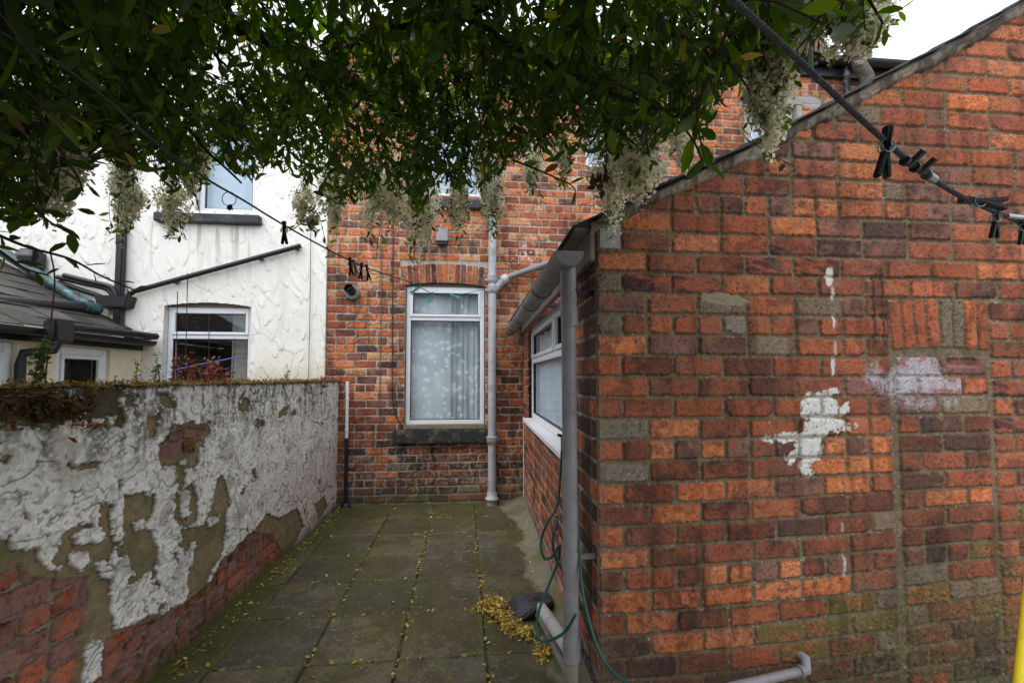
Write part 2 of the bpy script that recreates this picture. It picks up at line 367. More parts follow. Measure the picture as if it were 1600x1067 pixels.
for k in range(-18, 24):
    z = rowz(k); hw = P_/2-.0052
    wt = GW if k < 14 else LW
    if k < 4:
        seq = ROWS.get(k) or TOP.get(k) or ('rRPRORRPRO' if k % 2 else 'RPRRORPRRR')
        course(bricks, z, -.008, 3.4, seq, PITCH, hw, weights=GW)
    else:
        course(bricks, z, -.008, UJ-.004, LEFT[k], PITCH, hw, weights=wt)
        if k >= 7: course(bricks, z+.004, UJ+.022, UA, INF[k], .232, hw, weights=wt)
        course(bricks, z-.01, UA+.012, 3.4, 'r' if k % 2 else '', .225, hw, weights=wt if k > 9 else GW)
# soldier arch over the blocked opening
n = 8; zt = rowz(4)+.042; hh = .118
for i in range(n):
    x = UJ+.036+i*.0655; lean = [.10, .07, .08, .03, .0, .0, -.01, 0.][i]
    bricks.append((x-.006*(lean > 0), zt-hh-.004*abs(i-3.5)+.008, .0285, hh, lean, 'RRRRGGOR'[i], random.uniform(-.001, .002)))
res = .0042
u = np.arange(-.008, 3.3, res); w = np.arange(-.05, 3.75, res)
uu, ww, H, C, NZ = brick_field(u, w, bricks, (124, 112, 88), 11, proud=.009, wob=.0062, rnd=.008, k=.80, warp=lambda a, b: .10*(np.clip(a, 0, 3)/1.95)**1.7*sst(1.45, .25, b))
nf, nc, nm, ne = NZ['nf'], NZ['nc'], NZ['nm'], NZ['ne']
def guv(px, py): p = atY(px, py, YG); return p.x-XE, p.z
def blob(lst, seed, fray=.03):
    d = np.full(uu.shape, -9.)
    for (px, py, rx, ry, r) in lst:
        cu_, cz_ = guv(px, py); rx /= 345.; ry /= 345.
        x = uu-cu_; y = ww-cz_; x, y = x*_c(r)+y*_s(r), -x*_s(r)+y*_c(r)
        d = np.maximum(d, (1-np.hypot(x/rx, y/ry))*min(rx, ry))
    return d+fray*(fbm(uu, ww, 38, 4, seed)-.5)
avg = C.reshape(-1, 3).mean(0); C = mix(C, avg[None, None]*(.6+.8*nf)[..., None], sst(.35, .65, fbm(uu, ww, 3.2, 4, 301))*.2)
isb = sst(.002, .005, H)      # on a brick face rather than in a joint
pm = blob([(1278, 636, 34, 26, .2), (1306, 664, 30, 11, 0), (1232, 682, 40, 8, .1), (1262, 695, 26, 27, 0), (1276, 664, 24, 20, 0), (1242, 708, 22, 10, .5), (1257, 728, 12, 18, .2), (1318, 640, 8, 14, -.5), (1298, 612, 10, 7, .6), (1200, 660, 2, 2, 0)], 51, .035)
pm = sst(-.002, .003, pm)*sst(.36, .56, nf*.7+.3*nm+.16*sst(.0, .02, pm))*(.45+.55*isb)
C = mix(C, lin((222, 220, 214))[None, None]*.9*(.85+.2*nf)[..., None], pm)
# drips of white paint down the wall
dl = np.abs(uu-(guv(1298, 430)[0]+.012*(ww-1.7)*-1+.004*(nc-.5)))
dm = sst(.010, .003, dl+.016*(nf-.5))*sst(.45, .62, fbm(uu*.2, ww, 7, 3, 77))*(ww > .55)*(ww < 1.98)
dm2 = blob([(1293, 435, 6, 16, 0), (1300, 462, 3, 6, 0), (1300, 505, 2, 12, 0), (1299, 575, 3, 14, 0)], 52, .01)
dm = np.maximum(dm*.8, sst(-.002, .002, dm2)*.9); C = mix(C, lin((218, 214, 208))[None, None]*.9*np.ones_like(uu)[..., None], np.clip(dm, 0, 1))
# chalky blue-white wash
ws = blob([(1430, 590, 62, 26, 0), (1395, 600, 40, 24, 0), (1365, 588, 18, 26, 0), (1440, 628, 60, 12, 0)], 53, .05)
ws = sst(-.01, .035, ws)*(.25+.75*sst(.42, .6, nf*.6+nm*.5))
C = mix(C, lin((206, 208, 218))[None, None]*.85*np.ones_like(uu)[..., None], ws*.5)
# cement smear over part of a brick, tar runs, frogged brick
sm = blob([(1130, 468, 40, 9, -.12)], 54, .02); sm = sst(-.002, .002, sm); C = mix(C, lin((142, 130, 108))[None, None]*.9*(.8+.4*nf)[..., None], sm); H = H*(1-sm)+(.008+(nf-.5)*.003)*sm
for (px, y0, y1, wd) in ((1363, 425, 545, 4), (1377, 420, 545, 3), (1384, 460, 535, 4)):
    cu_ = guv(px, 480)[0]; z1 = guv(px, y0)[1]; z0 = guv(px, y1)[1]
    t = sst(wd/345., wd/700., np.abs(uu-cu_+.006*(nc-.5))+.006*(nf-.5))*sst(z0, z0+.03, ww)*sst(z1, z1-.03, ww); C = mix(C, lin((60, 40, 40))[None, None]*np.ones_like(uu)[..., None], t*.85)
fu, fz = guv(1500, 566); fr = sst(.0, .012, np.minimum(.088-np.abs(uu-fu), .026-np.abs(ww-fz))); H -= fr*.016
# moss and damp growing low on the right
damp = sst(.62, .12, ww+.5*(nc-.5)-.16*(uu-1.0))*sst(.5, 1.5, uu+.8*(nc-.5))
C = mix(C, (lin((92, 86, 44)))[None, None]*(.5+.9*nf)[..., None], damp*sst(.34, .70, nm*.5+nc*.6)*.6)
soil = sst(.75, .0, ww+.35*(nc-.5)); C = C*(1-.25*soil)[..., None];  # whole gable made gently darker towards the bottom
C = mix(C, lin((58, 62, 40))[None, None]*(.6+.8*nf)[..., None], sst(.22, .02, ww+.12*(nc-.5))*.6*sst(.35, .55, nm))
H += damp*(nf-.5)*.006
crust = sst(.3, .6, damp)*sst(.55, .66, fbm(uu, ww, 60, 3, 88)); C = mix(C, lin((168, 158, 126))[None, None]*np.ones_like(uu)[..., None], crust*.10); H += crust*.002
# sooty old corner
C = mix(C, lin((110, 100, 84))[None, None]*(.6+.8*nf)[..., None], sst(.05, .0, uu+.04*(nc-.5))*.35)
VERGE = [atY(px, py, YG) for px, py in ((912, 356), (931, 344), (1000, 312), (1100, 266), (1200, 219), (1320, 156), (1415, 106), (1460, 84), (1540, 40), (1600, 4), (1720, -62), (2050, -240))]
vx = np.array([p.x-XE for p in VERGE]); vz = np.array([p.z for p in VERGE])
keep = ww < np.interp(uu, vx, vz)-.012
panel('gable_wall', (XE, YG, 0), (1, 0, 0), (0, 0, 1), (0, -1, 0), u, w, H, C, 'brick', ext, keep)
# stone kneeler and mortar verge
mb = MB(); a, b = guv(940, 345), guv(969, 392)
mb.obox(V((XE, YG, 0)), V((1, 0, 0)), V((0, 0, 1)), V((0, -1, 0)), a[0]-.02, b[0], b[1], a[1]+.0, -.02, .013)
mb.build('kneeler_stone', 'concrete', ext, .008)
us = np.arange(-.03, 3.3, .006); nn = len(us); top = np.interp(us, vx, vz)
rows = []; cols = []; e = fbm(us, us*0, 9, 5, 91)-.5; e2 = fbm(us, us*0, 40, 3, 92)-.5; crack = sst(.80, .86, vn(us*13, us*0, 93))
NR = 16
for j in range(NR):
    t_ = j/(NR-1); dn = np.interp(t_, [0, .06, .2, .8, .95, 1], [-.002, .010, .020, .023, .014, -.03])
    zz = top-.066*(1-t_)+.004+(e*.05+e2*.014)*(1-t_)**2
    nz = fbm(us, us*0+t_*.066, 70, 4, 45)-.5; n2_ = fbm(us, us*0+t_*.066, 14, 3, 46)
    rows.append(np.stack([XE+us, YG-dn-nz*.014-(n2_-.5)*.014+crack*.006, zz], -1))
    cols.append(mix(lin((128, 116, 100))*np.ones((nn, 3)), lin((74, 66, 56))*np.ones((nn, 3)), sst(.42, .66, n2_+nz*.6))*(.75+.7*(nz+.3))[:, None]*(1-.3*crack)[:, None])
Pv = np.stack(rows).reshape(-1, 3); Cv = np.stack(cols).reshape(-1, 3)
idx = np.arange(len(rows)*nn).reshape(len(rows), nn); q = np.stack([idx[:-1, :-1], idx[:-1, 1:], idx[1:, 1:], idx[1:, :-1]], -1).reshape(-1, 4)
np_mesh('mortar_verge', Pv, q, 'brick', ext, np.clip(Cv, 0, 1))
# slates: courses running back to the house
mb = MB(); sl = math.atan2(vz[-1]-vz[1], vx[-1]-vx[1])
us2 = list(np.arange(-.12, 3.2, .2))
for i, u0 in enumerate(us2):
    u1 = u0+.27
    z0 = np.interp(u0, vx, vz) if u0 > vx[0] else vz[0]+(u0-vx[0])*.5
    z1 = np.interp(u1, vx, vz) if u1 < vx[-1] else vz[-1]+(u1-vx[-1])*.5
    y = YG-.035-random.uniform(0, .012)
    while y < YB-.06:
        y2 = min(y+.3, YB-.045); t = random.uniform(-.003, .003)
        vs = [(XE+u0, y, z0+.016+t), (XE+u1, y, z1+.006+t), (XE+u1, y2-.004, z1+.006+t), (XE+u0, y2-.004, z0+.016+t)]
        vs += [(p[0], p[1], p[2]+.008) for p in vs]
        mb.add(vs, [(0, 3, 2, 1), (4, 5, 6, 7), (0, 1, 5, 4), (1, 2, 6, 5), (2, 3, 7, 6), (3, 0, 4, 7)]); y = y2
mb.build('roof', 'slatedark', ext)
# side wall with window
SO = V((XE, YG, 0)); SU = V((.06, YB-YG, 0)).normalized(); SN = V((-SU.y, SU.x, 0))
sy = lambda Y: (Y-YG)/SU.y
WY0, WY1, WZ0, WZ1 = sy(2.42), sy(4.62), 1.035, 1.985
bricks = []
for k in range(1, 24):
    z = rowz(k); hw = P_/2-.0052
    if k % 6 == 5: course(bricks, z, -.008, 3.4, 'd', PITCH*.98, hw, weights=(['R', 'O', 'D', 'P'], [4, 3, 3, 2]))
    else: course(bricks, z, -.008, 3.4, ('kK' if k % 2 == 0 else 'O') if k > 6 else 'KD', PITCH, hw, weights=(['R', 'O', 'D', 'P', 'K'], [5, 4, 3, 3, .6]))
res = .006; u = np.arange(-.008, sy(YB)+.02, res); w = np.arange(-.05, 2.1, res)
uu, ww, H, C, NZ = brick_field(u, w, bricks, (166, 156, 140), 23, proud=.006)
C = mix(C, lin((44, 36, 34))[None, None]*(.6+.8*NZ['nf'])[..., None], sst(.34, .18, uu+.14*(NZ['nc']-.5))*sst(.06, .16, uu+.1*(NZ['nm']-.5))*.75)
C = mix(C, lin((150, 148, 150))[None, None]*(.7+.5*NZ['nf'])[..., None], sst(.36, .1, ww+.3*(NZ['nc']-.5))*.5*sst(.4, .6, NZ['nm']))
keep = ~((uu > WY0) & (uu < WY1) & (ww > WZ0) & (ww < WZ1+.2))
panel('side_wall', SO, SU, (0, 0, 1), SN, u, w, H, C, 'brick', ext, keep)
Z1 = V((0, 0, 1))
def make_window(parent, name, O, U, N, w_, h_, lights, depth=.07, fr=.055, label=None, frame='upvc', mulls=(), trans=(), glass='glass'):
    """uPVC window: frame mesh (name), each pane a child"""
    mb = MB(); W_ = Z1
    mb.obox(O, U, W_, N, 0, fr, 0, h_, -depth, 0); mb.obox(O, U, W_, N, w_-fr, w_, 0, h_, -depth, 0)
    mb.obox(O, U, W_, N, fr, w_-fr, 0, fr, -depth, -.001); mb.obox(O, U, W_, N, fr, w_-fr, h_-fr, h_, -depth, -.001)
    for (m0, m1, z0, z1) in mulls: mb.obox(O, U, W_, N, m0, m1, z0, z1, -depth, -.002)
    f = mb.build(name, frame, parent, .005)
    if label: f['label'] = label
    for (a0, a1, b0, b1, sash) in lights:
        if sash:
            mb = MB(); s_ = .035; k = .012
            mb.obox(O, U, W_, N, a0+.003, a0+s_, b0+.003, b1-.003, -.05, k); mb.obox(O, U, W_, N, a1-s_, a1-.003, b0+.003, b1-.003, -.05, k)
            mb.obox(O, U, W_, N, a0+s_, a1-s_, b0+.003, b0+s_, -.05, k-.001); mb.obox(O, U, W_, N, a0+s_, a1-s_, b1-s_, b1-.003, -.05, k-.001)
            sm = mb.build('sash', frame, f, .004)
        else: s_ = .0
        g = .008                      # black gasket round the glass
        mb = MB()
        A0, A1, B0, B1 = a0+s_, a1-s_, b0+s_, b1-s_
        mb.obox(O, U, W_, N, A0, A0+g, B0, B1, -.04, -.012); mb.obox(O, U, W_, N, A1-g, A1, B0, B1, -.04, -.012)
        mb.obox(O, U, W_, N, A0+g, A1-g, B0, B0+g, -.04, -.013); mb.obox(O, U, W_, N, A0+g, A1-g, B1-g, B1, -.04, -.013)
        mb.build('gasket', 'blackpvc', f)
        mb = MB(); mb.obox(O, U, W_, N, A0+.002, A1-.002, B0+.002, B1-.002, -.030, -.024); mb.build('pane', glass, f)
    return f
def room(parent, O, U, N, w_, h_, d=.8, back=.1, m='dim'):
    mb = MB(); A = O-N*back
    P = lambda a, b, c: A+U*a+Z1*b-N*c
    e = .05
    vs = [P(-e, -e, 0), P(w_+e, -e, 0), P(w_+e, h_+e, 0), P(-e, h_+e, 0), P(-e, -e, d), P(w_+e, -e, d), P(w_+e, h_+e, d), P(-e, h_+e, d)]
    mb.add(vs, [(4, 5, 6, 7), (0, 1, 5, 4), (1, 2, 6, 5), (2, 3, 7, 6), (3, 0, 4, 7)]); return mb.build('room_interior', m, parent)
O = SO+SU*WY0+V((0, 0, WZ0))-SN*.03; w_, h_ = WY1-WY0, WZ1-WZ0
zt_ = h_*.63
m1 = w_-.62*1.0; ml = [(w_*.345-.025, w_*.345+.025, zt_, h_-.05)]
wf = make_window(ext, 'window', O, SU, SN, w_, h_, [(.055, w_-.055, .055, zt_-.025, False), (.055, w_*.345-.025, zt_+.025, h_-.055, True), (w_*.345+.025, w_-.055, zt_+.025, h_-.055, True)],
                 mulls=[(.055, w_-.055, zt_-.025, zt_+.025)]+ml, label='white plastic side window over a white sill', glass='sideglass')
room(wf, O, SU, SN, w_, h_, .9, .12)
mb = MB(); mb.obox(SO, SU, Z1, SN, WY0-.06, WY1+.04, WZ0-.045, WZ0-.004, -.05, .065); mb.build('sill', 'upvc', wf, .006)
mb = MB(); mb.obox(SO, SU, Z1, SN, -.0, sy(YB)-.01, WZ1+.002, WZ1+.14, .004, .03); mb.obox(SO, SU, Z1, SN, WY0-.05, WY1+.05, WZ1-.004, WZ1+.05, .03, .045)
mb.build('fascia_board', 'wood', ext, .004)
mb = MB(); mb.obox(SO, SU, Z1, SN, -.0, sy(YB)-.01, WZ1+.14, WZ1+.155, -.03, .10); mb.build('soffit_board', 'wood', ext, .003)
# white plaster bead at the far corner of the side wall
mb = MB(); mb.obox(SO, SU, Z1, SN, sy(YB)-.03, sy(YB)-.012, .02, WZ0-.03, .0, .012); mb.build('corner_bead', 'upvc', ext)
# curtain inside the side window
uu_ = np.arange(0, w_-.1, .02); zz_ = np.arange(.05, h_-.05, .05); gu, gz = np.meshgrid(uu_, zz_)
Hc = .018*np.sin(gu*38)+.012*np.sin(gu*17+1); Cc = lin((226, 238, 248))[None, None]*(.85+.25*fbm(gu, gz, 6, 3, 3))[..., None]
o = panel('window_curtain', O+SU*.05-SN*.075, SU, (0, 0, 1), SN, uu_, zz_, Hc, Cc, 'cloth'); tag(o, 'pale blue curtain drawn behind the side window of the lean-to', 'curtain')

# ================================================================== THE BRICK HOUSE (back)
house = thing('brick_house', (0, YB, 0), 'tall orange brick house across the end of the yard with white sash-like window and chimney', 'house')
X0, X1 = -1.665, 2.3
wl = atY(634, 447, YB); wr = atY(757, 664, YB)
BW = (wl.x, wr.x, wr.z, wl.z)    # ground floor window opening
uw = (atY(655, 306, YB).x, atY(752, 306, YB).x, atY(700, 306, YB).z)
hp = .0905; bricks = []
acz = BW[3]+.03
def wt(z):
    if z < .95: return (['D', 'K', 'R', 'G', 'O', 'P'], [6, 3, 3, 1.2, 1, 2])
    if z < 1.7: return (['R', 'D', 'O', 'P', 'K', 'Y'], [5, 4, 3, 2, 1.3, .6])
    return (['R', 'O', 'Y', 'D', 'P', 'K'], [5, 6, 2.6, 1.1, 1.2, .12])
nrow = int(5.5/hp)
for k in range(nrow):
    z = .03+hp*(k+.5); hd = (k % 6 == 2)
    x = X0-(.12 if k % 2 else 0)-random.uniform(0, .02)
    x0 = x
    while x < X1:
        ty = random.choices(*wt(z+random.uniform(-.3, .3)))[0]
        wd = .116 if hd else .236
        e = x+wd; a_, b_ = max(x, X0), min(e, X1)
        segs = [(a_, b_)]
        if BW[2]-.09 < z < BW[3]:
            segs = [(a_, min(b_, BW[0])), (max(a_, BW[1]), b_)] if True else segs
        if BW[3] <= z < BW[3]+.30:
            segs = [(a_, min(b_, BW[0]-.055)), (max(a_, BW[1]+.055), b_)]
        for (p, q_) in segs:
            if q_-p > .03: bricks.append(((p+q_)/2, z+random.uniform(-.002, .002), (q_-p)/2-.0055, hp/2-.0062, 0, ty, random.uniform(-.002, .002)))
        x = e
# segmental arch of upright bricks
n = 15; xa, xb = BW[0]-.055, BW[1]+.055; xm = (xa+xb)/2; half = (xb-xa)/2
for i in range(n):
    x = xa+(i+.5)*(xb-xa)/n; t = (x-xm)/half; zc = BW[3]+.160-.045*t*t
    bricks.append((x, zc, (xb-xa)/n/2-.004, .115, -t*.12 if True else 0, random.choice('RRORDPDO'), random.uniform(0, .002)))
res = .0078; u = np.arange(X0, X1, res); w = np.arange(-.02, 5.5, res)
uu, ww, H, C, NZ = brick_field(u, w, bricks, (180, 172, 158), 37, proud=.008, wob=.004, rnd=.008, k=.95)
nf, nc, nm = NZ['nf'], NZ['nc'], NZ['nm']
grime = sst(.55, .0, ww+.4*(nc-.5)); C = mix(C, lin((112, 106, 92))[None, None]*(.6+.7*nf)[..., None], grime*.55*sst(.35, .6, nm)); 
C = mix(C, lin((84, 86, 48))[None, None]*(.6+.8*nf)[..., None], sst(.28, .02, ww+.25*(nc-.5))*.6*sst(.35, .55, nf))
C = mix(C, lin((196, 190, 180))[None, None]*(.8+.3*nf)[..., None], sst(.36, .22, np.abs(ww-.42)+.5*(nc-.4))*sst(.55, .62, nm)*.3)
soot = sst(.45, .62, nc)*sst(.25, .9, uu)*sst(2.6, 1.6, ww); C = C*(1-.45*soot)[..., None]
# white bird/paint flecks beside the stack
q_ = atY(826, 395, YB); fl = sst(.16, .05, np.hypot((uu-q_.x)/1.0, (ww-q_.z)/1.1))*sst(.56, .6, fbm(uu, ww, 28, 4, 61)); C = mix(C, lin((216, 206, 200))[None, None]*np.ones_like(uu)[..., None], fl*.9)
ap = BW[3]+.045-.05*((uu-xm)/half)**2
keep = ~((uu > BW[0]) & (uu < BW[1]) & (ww > BW[2]) & (ww < ap)) & ~((uu > uw[0]) & (uu < uw[1]) & (ww > uw[2]) & (ww < uw[2]+1.3))
w2 = (atY(915, 255, YB).x, atY(1000, 255, YB).x, atY(960, 262, YB).z, atY(960, 130, YB).z)
keep &= ~((uu > w2[0]) & (uu < w2[1]) & (ww > w2[2]) & (ww < w2[3]))
panel('wall', (0, YB, 0), (1, 0, 0), (0, 0, 1), (0, -1, 0), u, w, H, C, 'brick', house, keep)
BU = V((1, 0, 0)); BN = V((0, -1, 0))
def reveal(parent, x0, x1, z0, z1, Y, d=.11, m='mortar'):
    mb = MB(); t = .02
    mb.box(x0-t, x0-.0005, Y+.001, Y+d, z0, z1); mb.box(x1+.0005, x1+t, Y+.001, Y+d, z0, z1); mb.box(x0-t, x1+t, Y+.001, Y+d, z1+.0005, z1+t)
    mb.build('reveal', m, parent)
def win_back(parent, x0, x1, z0, z1, Y, tz, label, top_open=True, fr=.05):
    O = V((x0, Y+.085, z0)); w_, h_ = x1-x0, z1-z0; b = h_*tz
    f = make_window(parent, 'window', O, BU, BN, w_, h_, [(fr, w_-fr, fr, b-.022, False), (fr-.01, w_-fr+.01, b+.022, h_-fr+.01, top_open)], mulls=[(fr, w_-fr, b-.022, b+.022)], fr=fr, label=label)
    return f, O, w_, h_
f1, O1, w1, h1 = win_back(house, BW[0]+.005, BW[1]-.005, BW[2]+.01, BW[3]+.005, YB-.04, .765, 'tall white plastic window with fanlight above a mossy black sill')
room(f1, O1, BU, BN, w1, h1, .9, .14); reveal(house, BW[0], BW[1], BW[2], BW[3]+.06, YB)
mb = MB(); mb.box(BW[0], BW[1], YB+.05, YB+.075, BW[3]+.002, BW[3]+.07); mb.build('head_board', 'wood', f1)
sl_, sr_ = atY(613, 672, YB-.07), atY(764, 692, YB-.07)
mb = MB(); mb.box(sl_.x, sr_.x, YB-.075, YB+.06, sr_.z, sl_.z); mb.build('sill', 'mosssill', f1, .012)
mb = MB(); mb.box(BW[0]-.01, BW[1]+.01, YB-.02, YB+.05, sl_.z+.001, BW[2]+.012); mb.build('sill_bedding', 'mortar', f1, .006)
# upper window above it
f2, O2, w2_, h2 = win_back(house, uw[0]+.004, uw[1]-.004, uw[2]+.005, uw[2]+1.29, YB-.04, .7, 'upstairs white window half hidden by blossom')
room(f2, O2, BU, BN, w2_, h2, .9, .14, 'pale'); reveal(house, uw[0], uw[1], uw[2], uw[2]+1.3, YB)
a, b = atY(661, 309, YB-.06), atY(763, 327, YB-.06); mb = MB(); mb.box(a.x, b.x, YB-.07, YB+.06, b.z, a.z); mb.build('sill', 'blacksill', f2, .01)
f3, O3, w3, h3 = win_back(house, w2[0]+.004, w2[1]-.004, w2[2]+.004, w2[3]-.004, YB-.04, .6, 'upstairs window behind the leaves near the black pipe')
room(f3, O3, BU, BN, w3, h3, .9, .14, 'pale'); reveal(house, w2[0], w2[1], w2[2], w2[3], YB)
def pane_sheet(f, O, w_, h_):  # pale sheet added behind upstairs glass so the panes do not look dark
    mb = MB(); mb.add([O+V((.03, .088, .02)), O+V((w_-.03, .088, .02)), O+V((w_-.03, .088, h_-.02)), O+V((.03, .088, h_-.02))], [(0, 1, 2, 3)]); mb.build('pane_sheet', 'pale', f)
pane_sheet(f2, O2, w2_, h2); pane_sheet(f3, O3, w3, h3)
# net curtain with star pattern
gu = np.arange(0, w1-.06, .0045); gz = np.arange(.02, h1-.03, .0045); GU, GZ = np.meshgrid(gu, gz)
fold = sst(.42, .6, GU/w1); Hc = fold*(.02*np.sin(GU*42+.6*np.sin(GZ*2))+.012*np.sin(GU*95))+.004*np.sin(GU*30)
Ic = np.full(GU.shape, .0)
rs = np.random.default_rng(5)
for i in range(150):
    x, z, r = rs.uniform(0, w1), rs.uniform(0, h1), rs.uniform(.018, .044)
    d = np.hypot(GU-x, GZ-z)/r; a = np.arctan2(GZ-z, GU-x)
    Ic = np.maximum(Ic, (d < 1)*(np.abs(np.sin(a*4))*d*r/4 < .0030)*.75)
tone = .72+.4*fbm(GU, GZ, 3, 3, 8); bright = np.interp(GU/w1, [0, .1, .38, .46, .62, .72, .9, 1], [.85, 1., 1.02, .82, .66, .80, .9, .75])
Cc = lin((212, 218, 221))[None, None]*(tone*bright)[..., None]; Cc = mix(Cc, lin((244, 250, 252))[None, None]*np.ones_like(GU)[..., None], Ic*.9)
o = panel('net_curtain', O1+V((.03, .105, 0)), (1, 0, 0), (0, 0, 1), (0, -1, 0), gu, gz, Hc, Cc, 'cloth'); tag(o, 'pale grey net curtain with white star pattern behind the tall back window', 'curtain')

# projecting bay of the house at right, with the small window
YP = 5.0; xp = atY(1030, 240, YP).x; XP1 = 6.4
wx0, wx1 = atY(1170, 165, YP).x, atY(1243, 165, YP).x; wz1 = atY(1200, 163, YP).z; wz0 = wz1-.95
bricks = []
for k in range(20, 62):
    z = .03+hp*(k+.5); x = xp-(.12 if k % 2 else 0)
    while x < XP1:
        ty = random.choices(*wt(3))[0]; wd = .116 if k % 6 == 2 else .236
        a_, b_ = max(x, xp), min(x+wd, XP1); segs = [(a_, b_)]
        if wz0-.05 < z < wz1+.12: segs = [(a_, min(b_, wx0-.06)), (max(a_, wx1+.06), b_)]
        for (p, q_) in segs:
            if q_-p > .03: bricks.append(((p+q_)/2, z, (q_-p)/2-.0055, hp/2-.0062, 0, ty, random.uniform(-.002, .002)))
        x += wd
ZE = atY(1330, 104, 4.88).z
res = .009; u = np.arange(xp-.006, XP1, res); w = np.arange(2.2, ZE+.03, res)
uu, ww, H, C, NZ = brick_field(u, w, bricks, (176, 166, 150), 57, proud=.008, wob=.004, rnd=.008, k=.95)
gp = sst(.1, .06, np.hypot((uu-wx1-.22)*.6, (ww-wz1-.06))+.06*(NZ['nc']-.5)); C = mix(C, lin((158, 156, 156))[None, None]*np.ones_like(uu)[..., None], gp)
keep = ~((uu > wx0) & (uu < wx1) & (ww > wz0) & (ww < wz1))
panel('bay_wall', (0, YP, 0), (1, 0, 0), (0, 0, 1), (0, -1, 0), u, w, H, C, 'brick', house, keep)
bricks = []
for k in range(20, 62): bricks.append((.06+.03*(k % 2), .03+hp*(k+.5), .11, hp/2-.006, 0, random.choice('PDRPD'), 0))
u = np.arange(-.006, YB-YP+.02, .008); w = np.arange(2.2, ZE+.03, .008)
uu, ww, H, C, NZ = brick_field(u, w, bricks, (186, 182, 172), 58, proud=.007)
panel('bay_return', (xp, YP, 0), (0, 1, 0), (0, 0, 1), (-1, 0, 0), u, w, H, C, 'brick', house)
mb = MB(); t = .075
mb.box(wx0-t, wx0, YP-.02, YP+.1, wz0, wz1+.001); mb.box(wx1, wx1+t, YP-.02, YP+.1, wz0, wz1+.001); mb.box(wx0-t, wx1+t, YP-.023, YP+.1, wz1+.001, wz1+.09)
sfr = mb.build('stone_surround', 'concrete', house, .006)
f4, O4, w4, h4 = win_back(house, wx0+.002, wx1-.002, wz0, wz1-.002, YP-.02, .01, 'small white window in a grey stone surround under the eaves')
room(f4, O4, BU, BN, w4, h4, .8, .14, 'pale'); pane_sheet(f4, O4, w4, h4)
# main roof and chimney
mb = MB(); mb.add([(-1.7, 4.9, ZE+.1), (7.5, 4.9, ZE+.1), (7.5, 8.2, ZE+1.55), (-1.7, 8.2, ZE+1.55), (-1.7, 4.9, ZE+.06), (7.5, 4.9, ZE+.06), (7.5, 8.2, ZE+1.5), (-1.7, 8.2, ZE+1.5)], [(0, 1, 2, 3), (4, 7, 6, 5), (0, 4, 5, 1), (1, 5, 6, 2), (2, 6, 7, 3), (3, 7, 4, 0)])
mb.build('roof', 'slate', house)
mb = MB(); mb.box(-1.66, 6.4, YB-.0, YB+.2, ZE-.02, ZE+.07); mb.box(xp+.02, 7.5, 4.94, 4.985, ZE-.1, ZE+.07); mb.build('eaves_board', 'blackpvc', house)
def chimney_box(x0, x1, y0, y1, z0, z1):
    ch = None
    for face, (O, U, N, wd) in enumerate((((x0, y0, 0), (1, 0, 0), (0, -1, 0), x1-x0), ((x1, y0, 0), (0, 1, 0), (1, 0, 0), y1-y0), ((x0, y0, 0), (0, 1, 0), (-1, 0, 0), y1-y0))):
        bricks = []
        for k in range(int((z1-z0)/.085)):
            course(bricks, z0+.085*(k+.5), -.006, wd+.006, 'r' if k % 2 else 'R', .23, .036, weights=(['R', 'D', 'P', 'O'], [4, 4, 3, 2]))
        u = np.arange(-.006, wd+.012, .012); w = np.arange(z0, z1, .012)
        uu, ww, H, C, NZ = brick_field(u, w, bricks, (150, 140, 126), 60+face)
        if face == 0: ch = panel('chimney', O, U, (0, 0, 1), N, u, w, H, C, 'brick', house)
        else: panel('chimney_side', O, U, (0, 0, 1), N, u, w, H, C, 'brick', ch)
    mb = MB(); mb.box(x0-.06, x1+.06, y0-.06, y1+.06, z1-.02, z1+.1); mb.build('chimney_cap', 'concrete', ch, .01)
    for i in range(2):
        mb = MB(); cx = x0+(x1-x0)*(.3+.4*i); cy = (y0+y1)/2
        mb.tube([(cx, cy, z1+.08), (cx, cy, z1+.3), (cx, cy, z1+.5), (cx, cy, z1+.52)], [.13, .115, .12, .14], 16); mb.build('chimney_pot', 'clay', ch)
c0 = atY(1165, 96, 5.6); c1 = atY(1289, 96, 5.6)
chimney_box(c0.x, c1.x, 5.6, 6.4, ZE+.2, ZE+1.75)

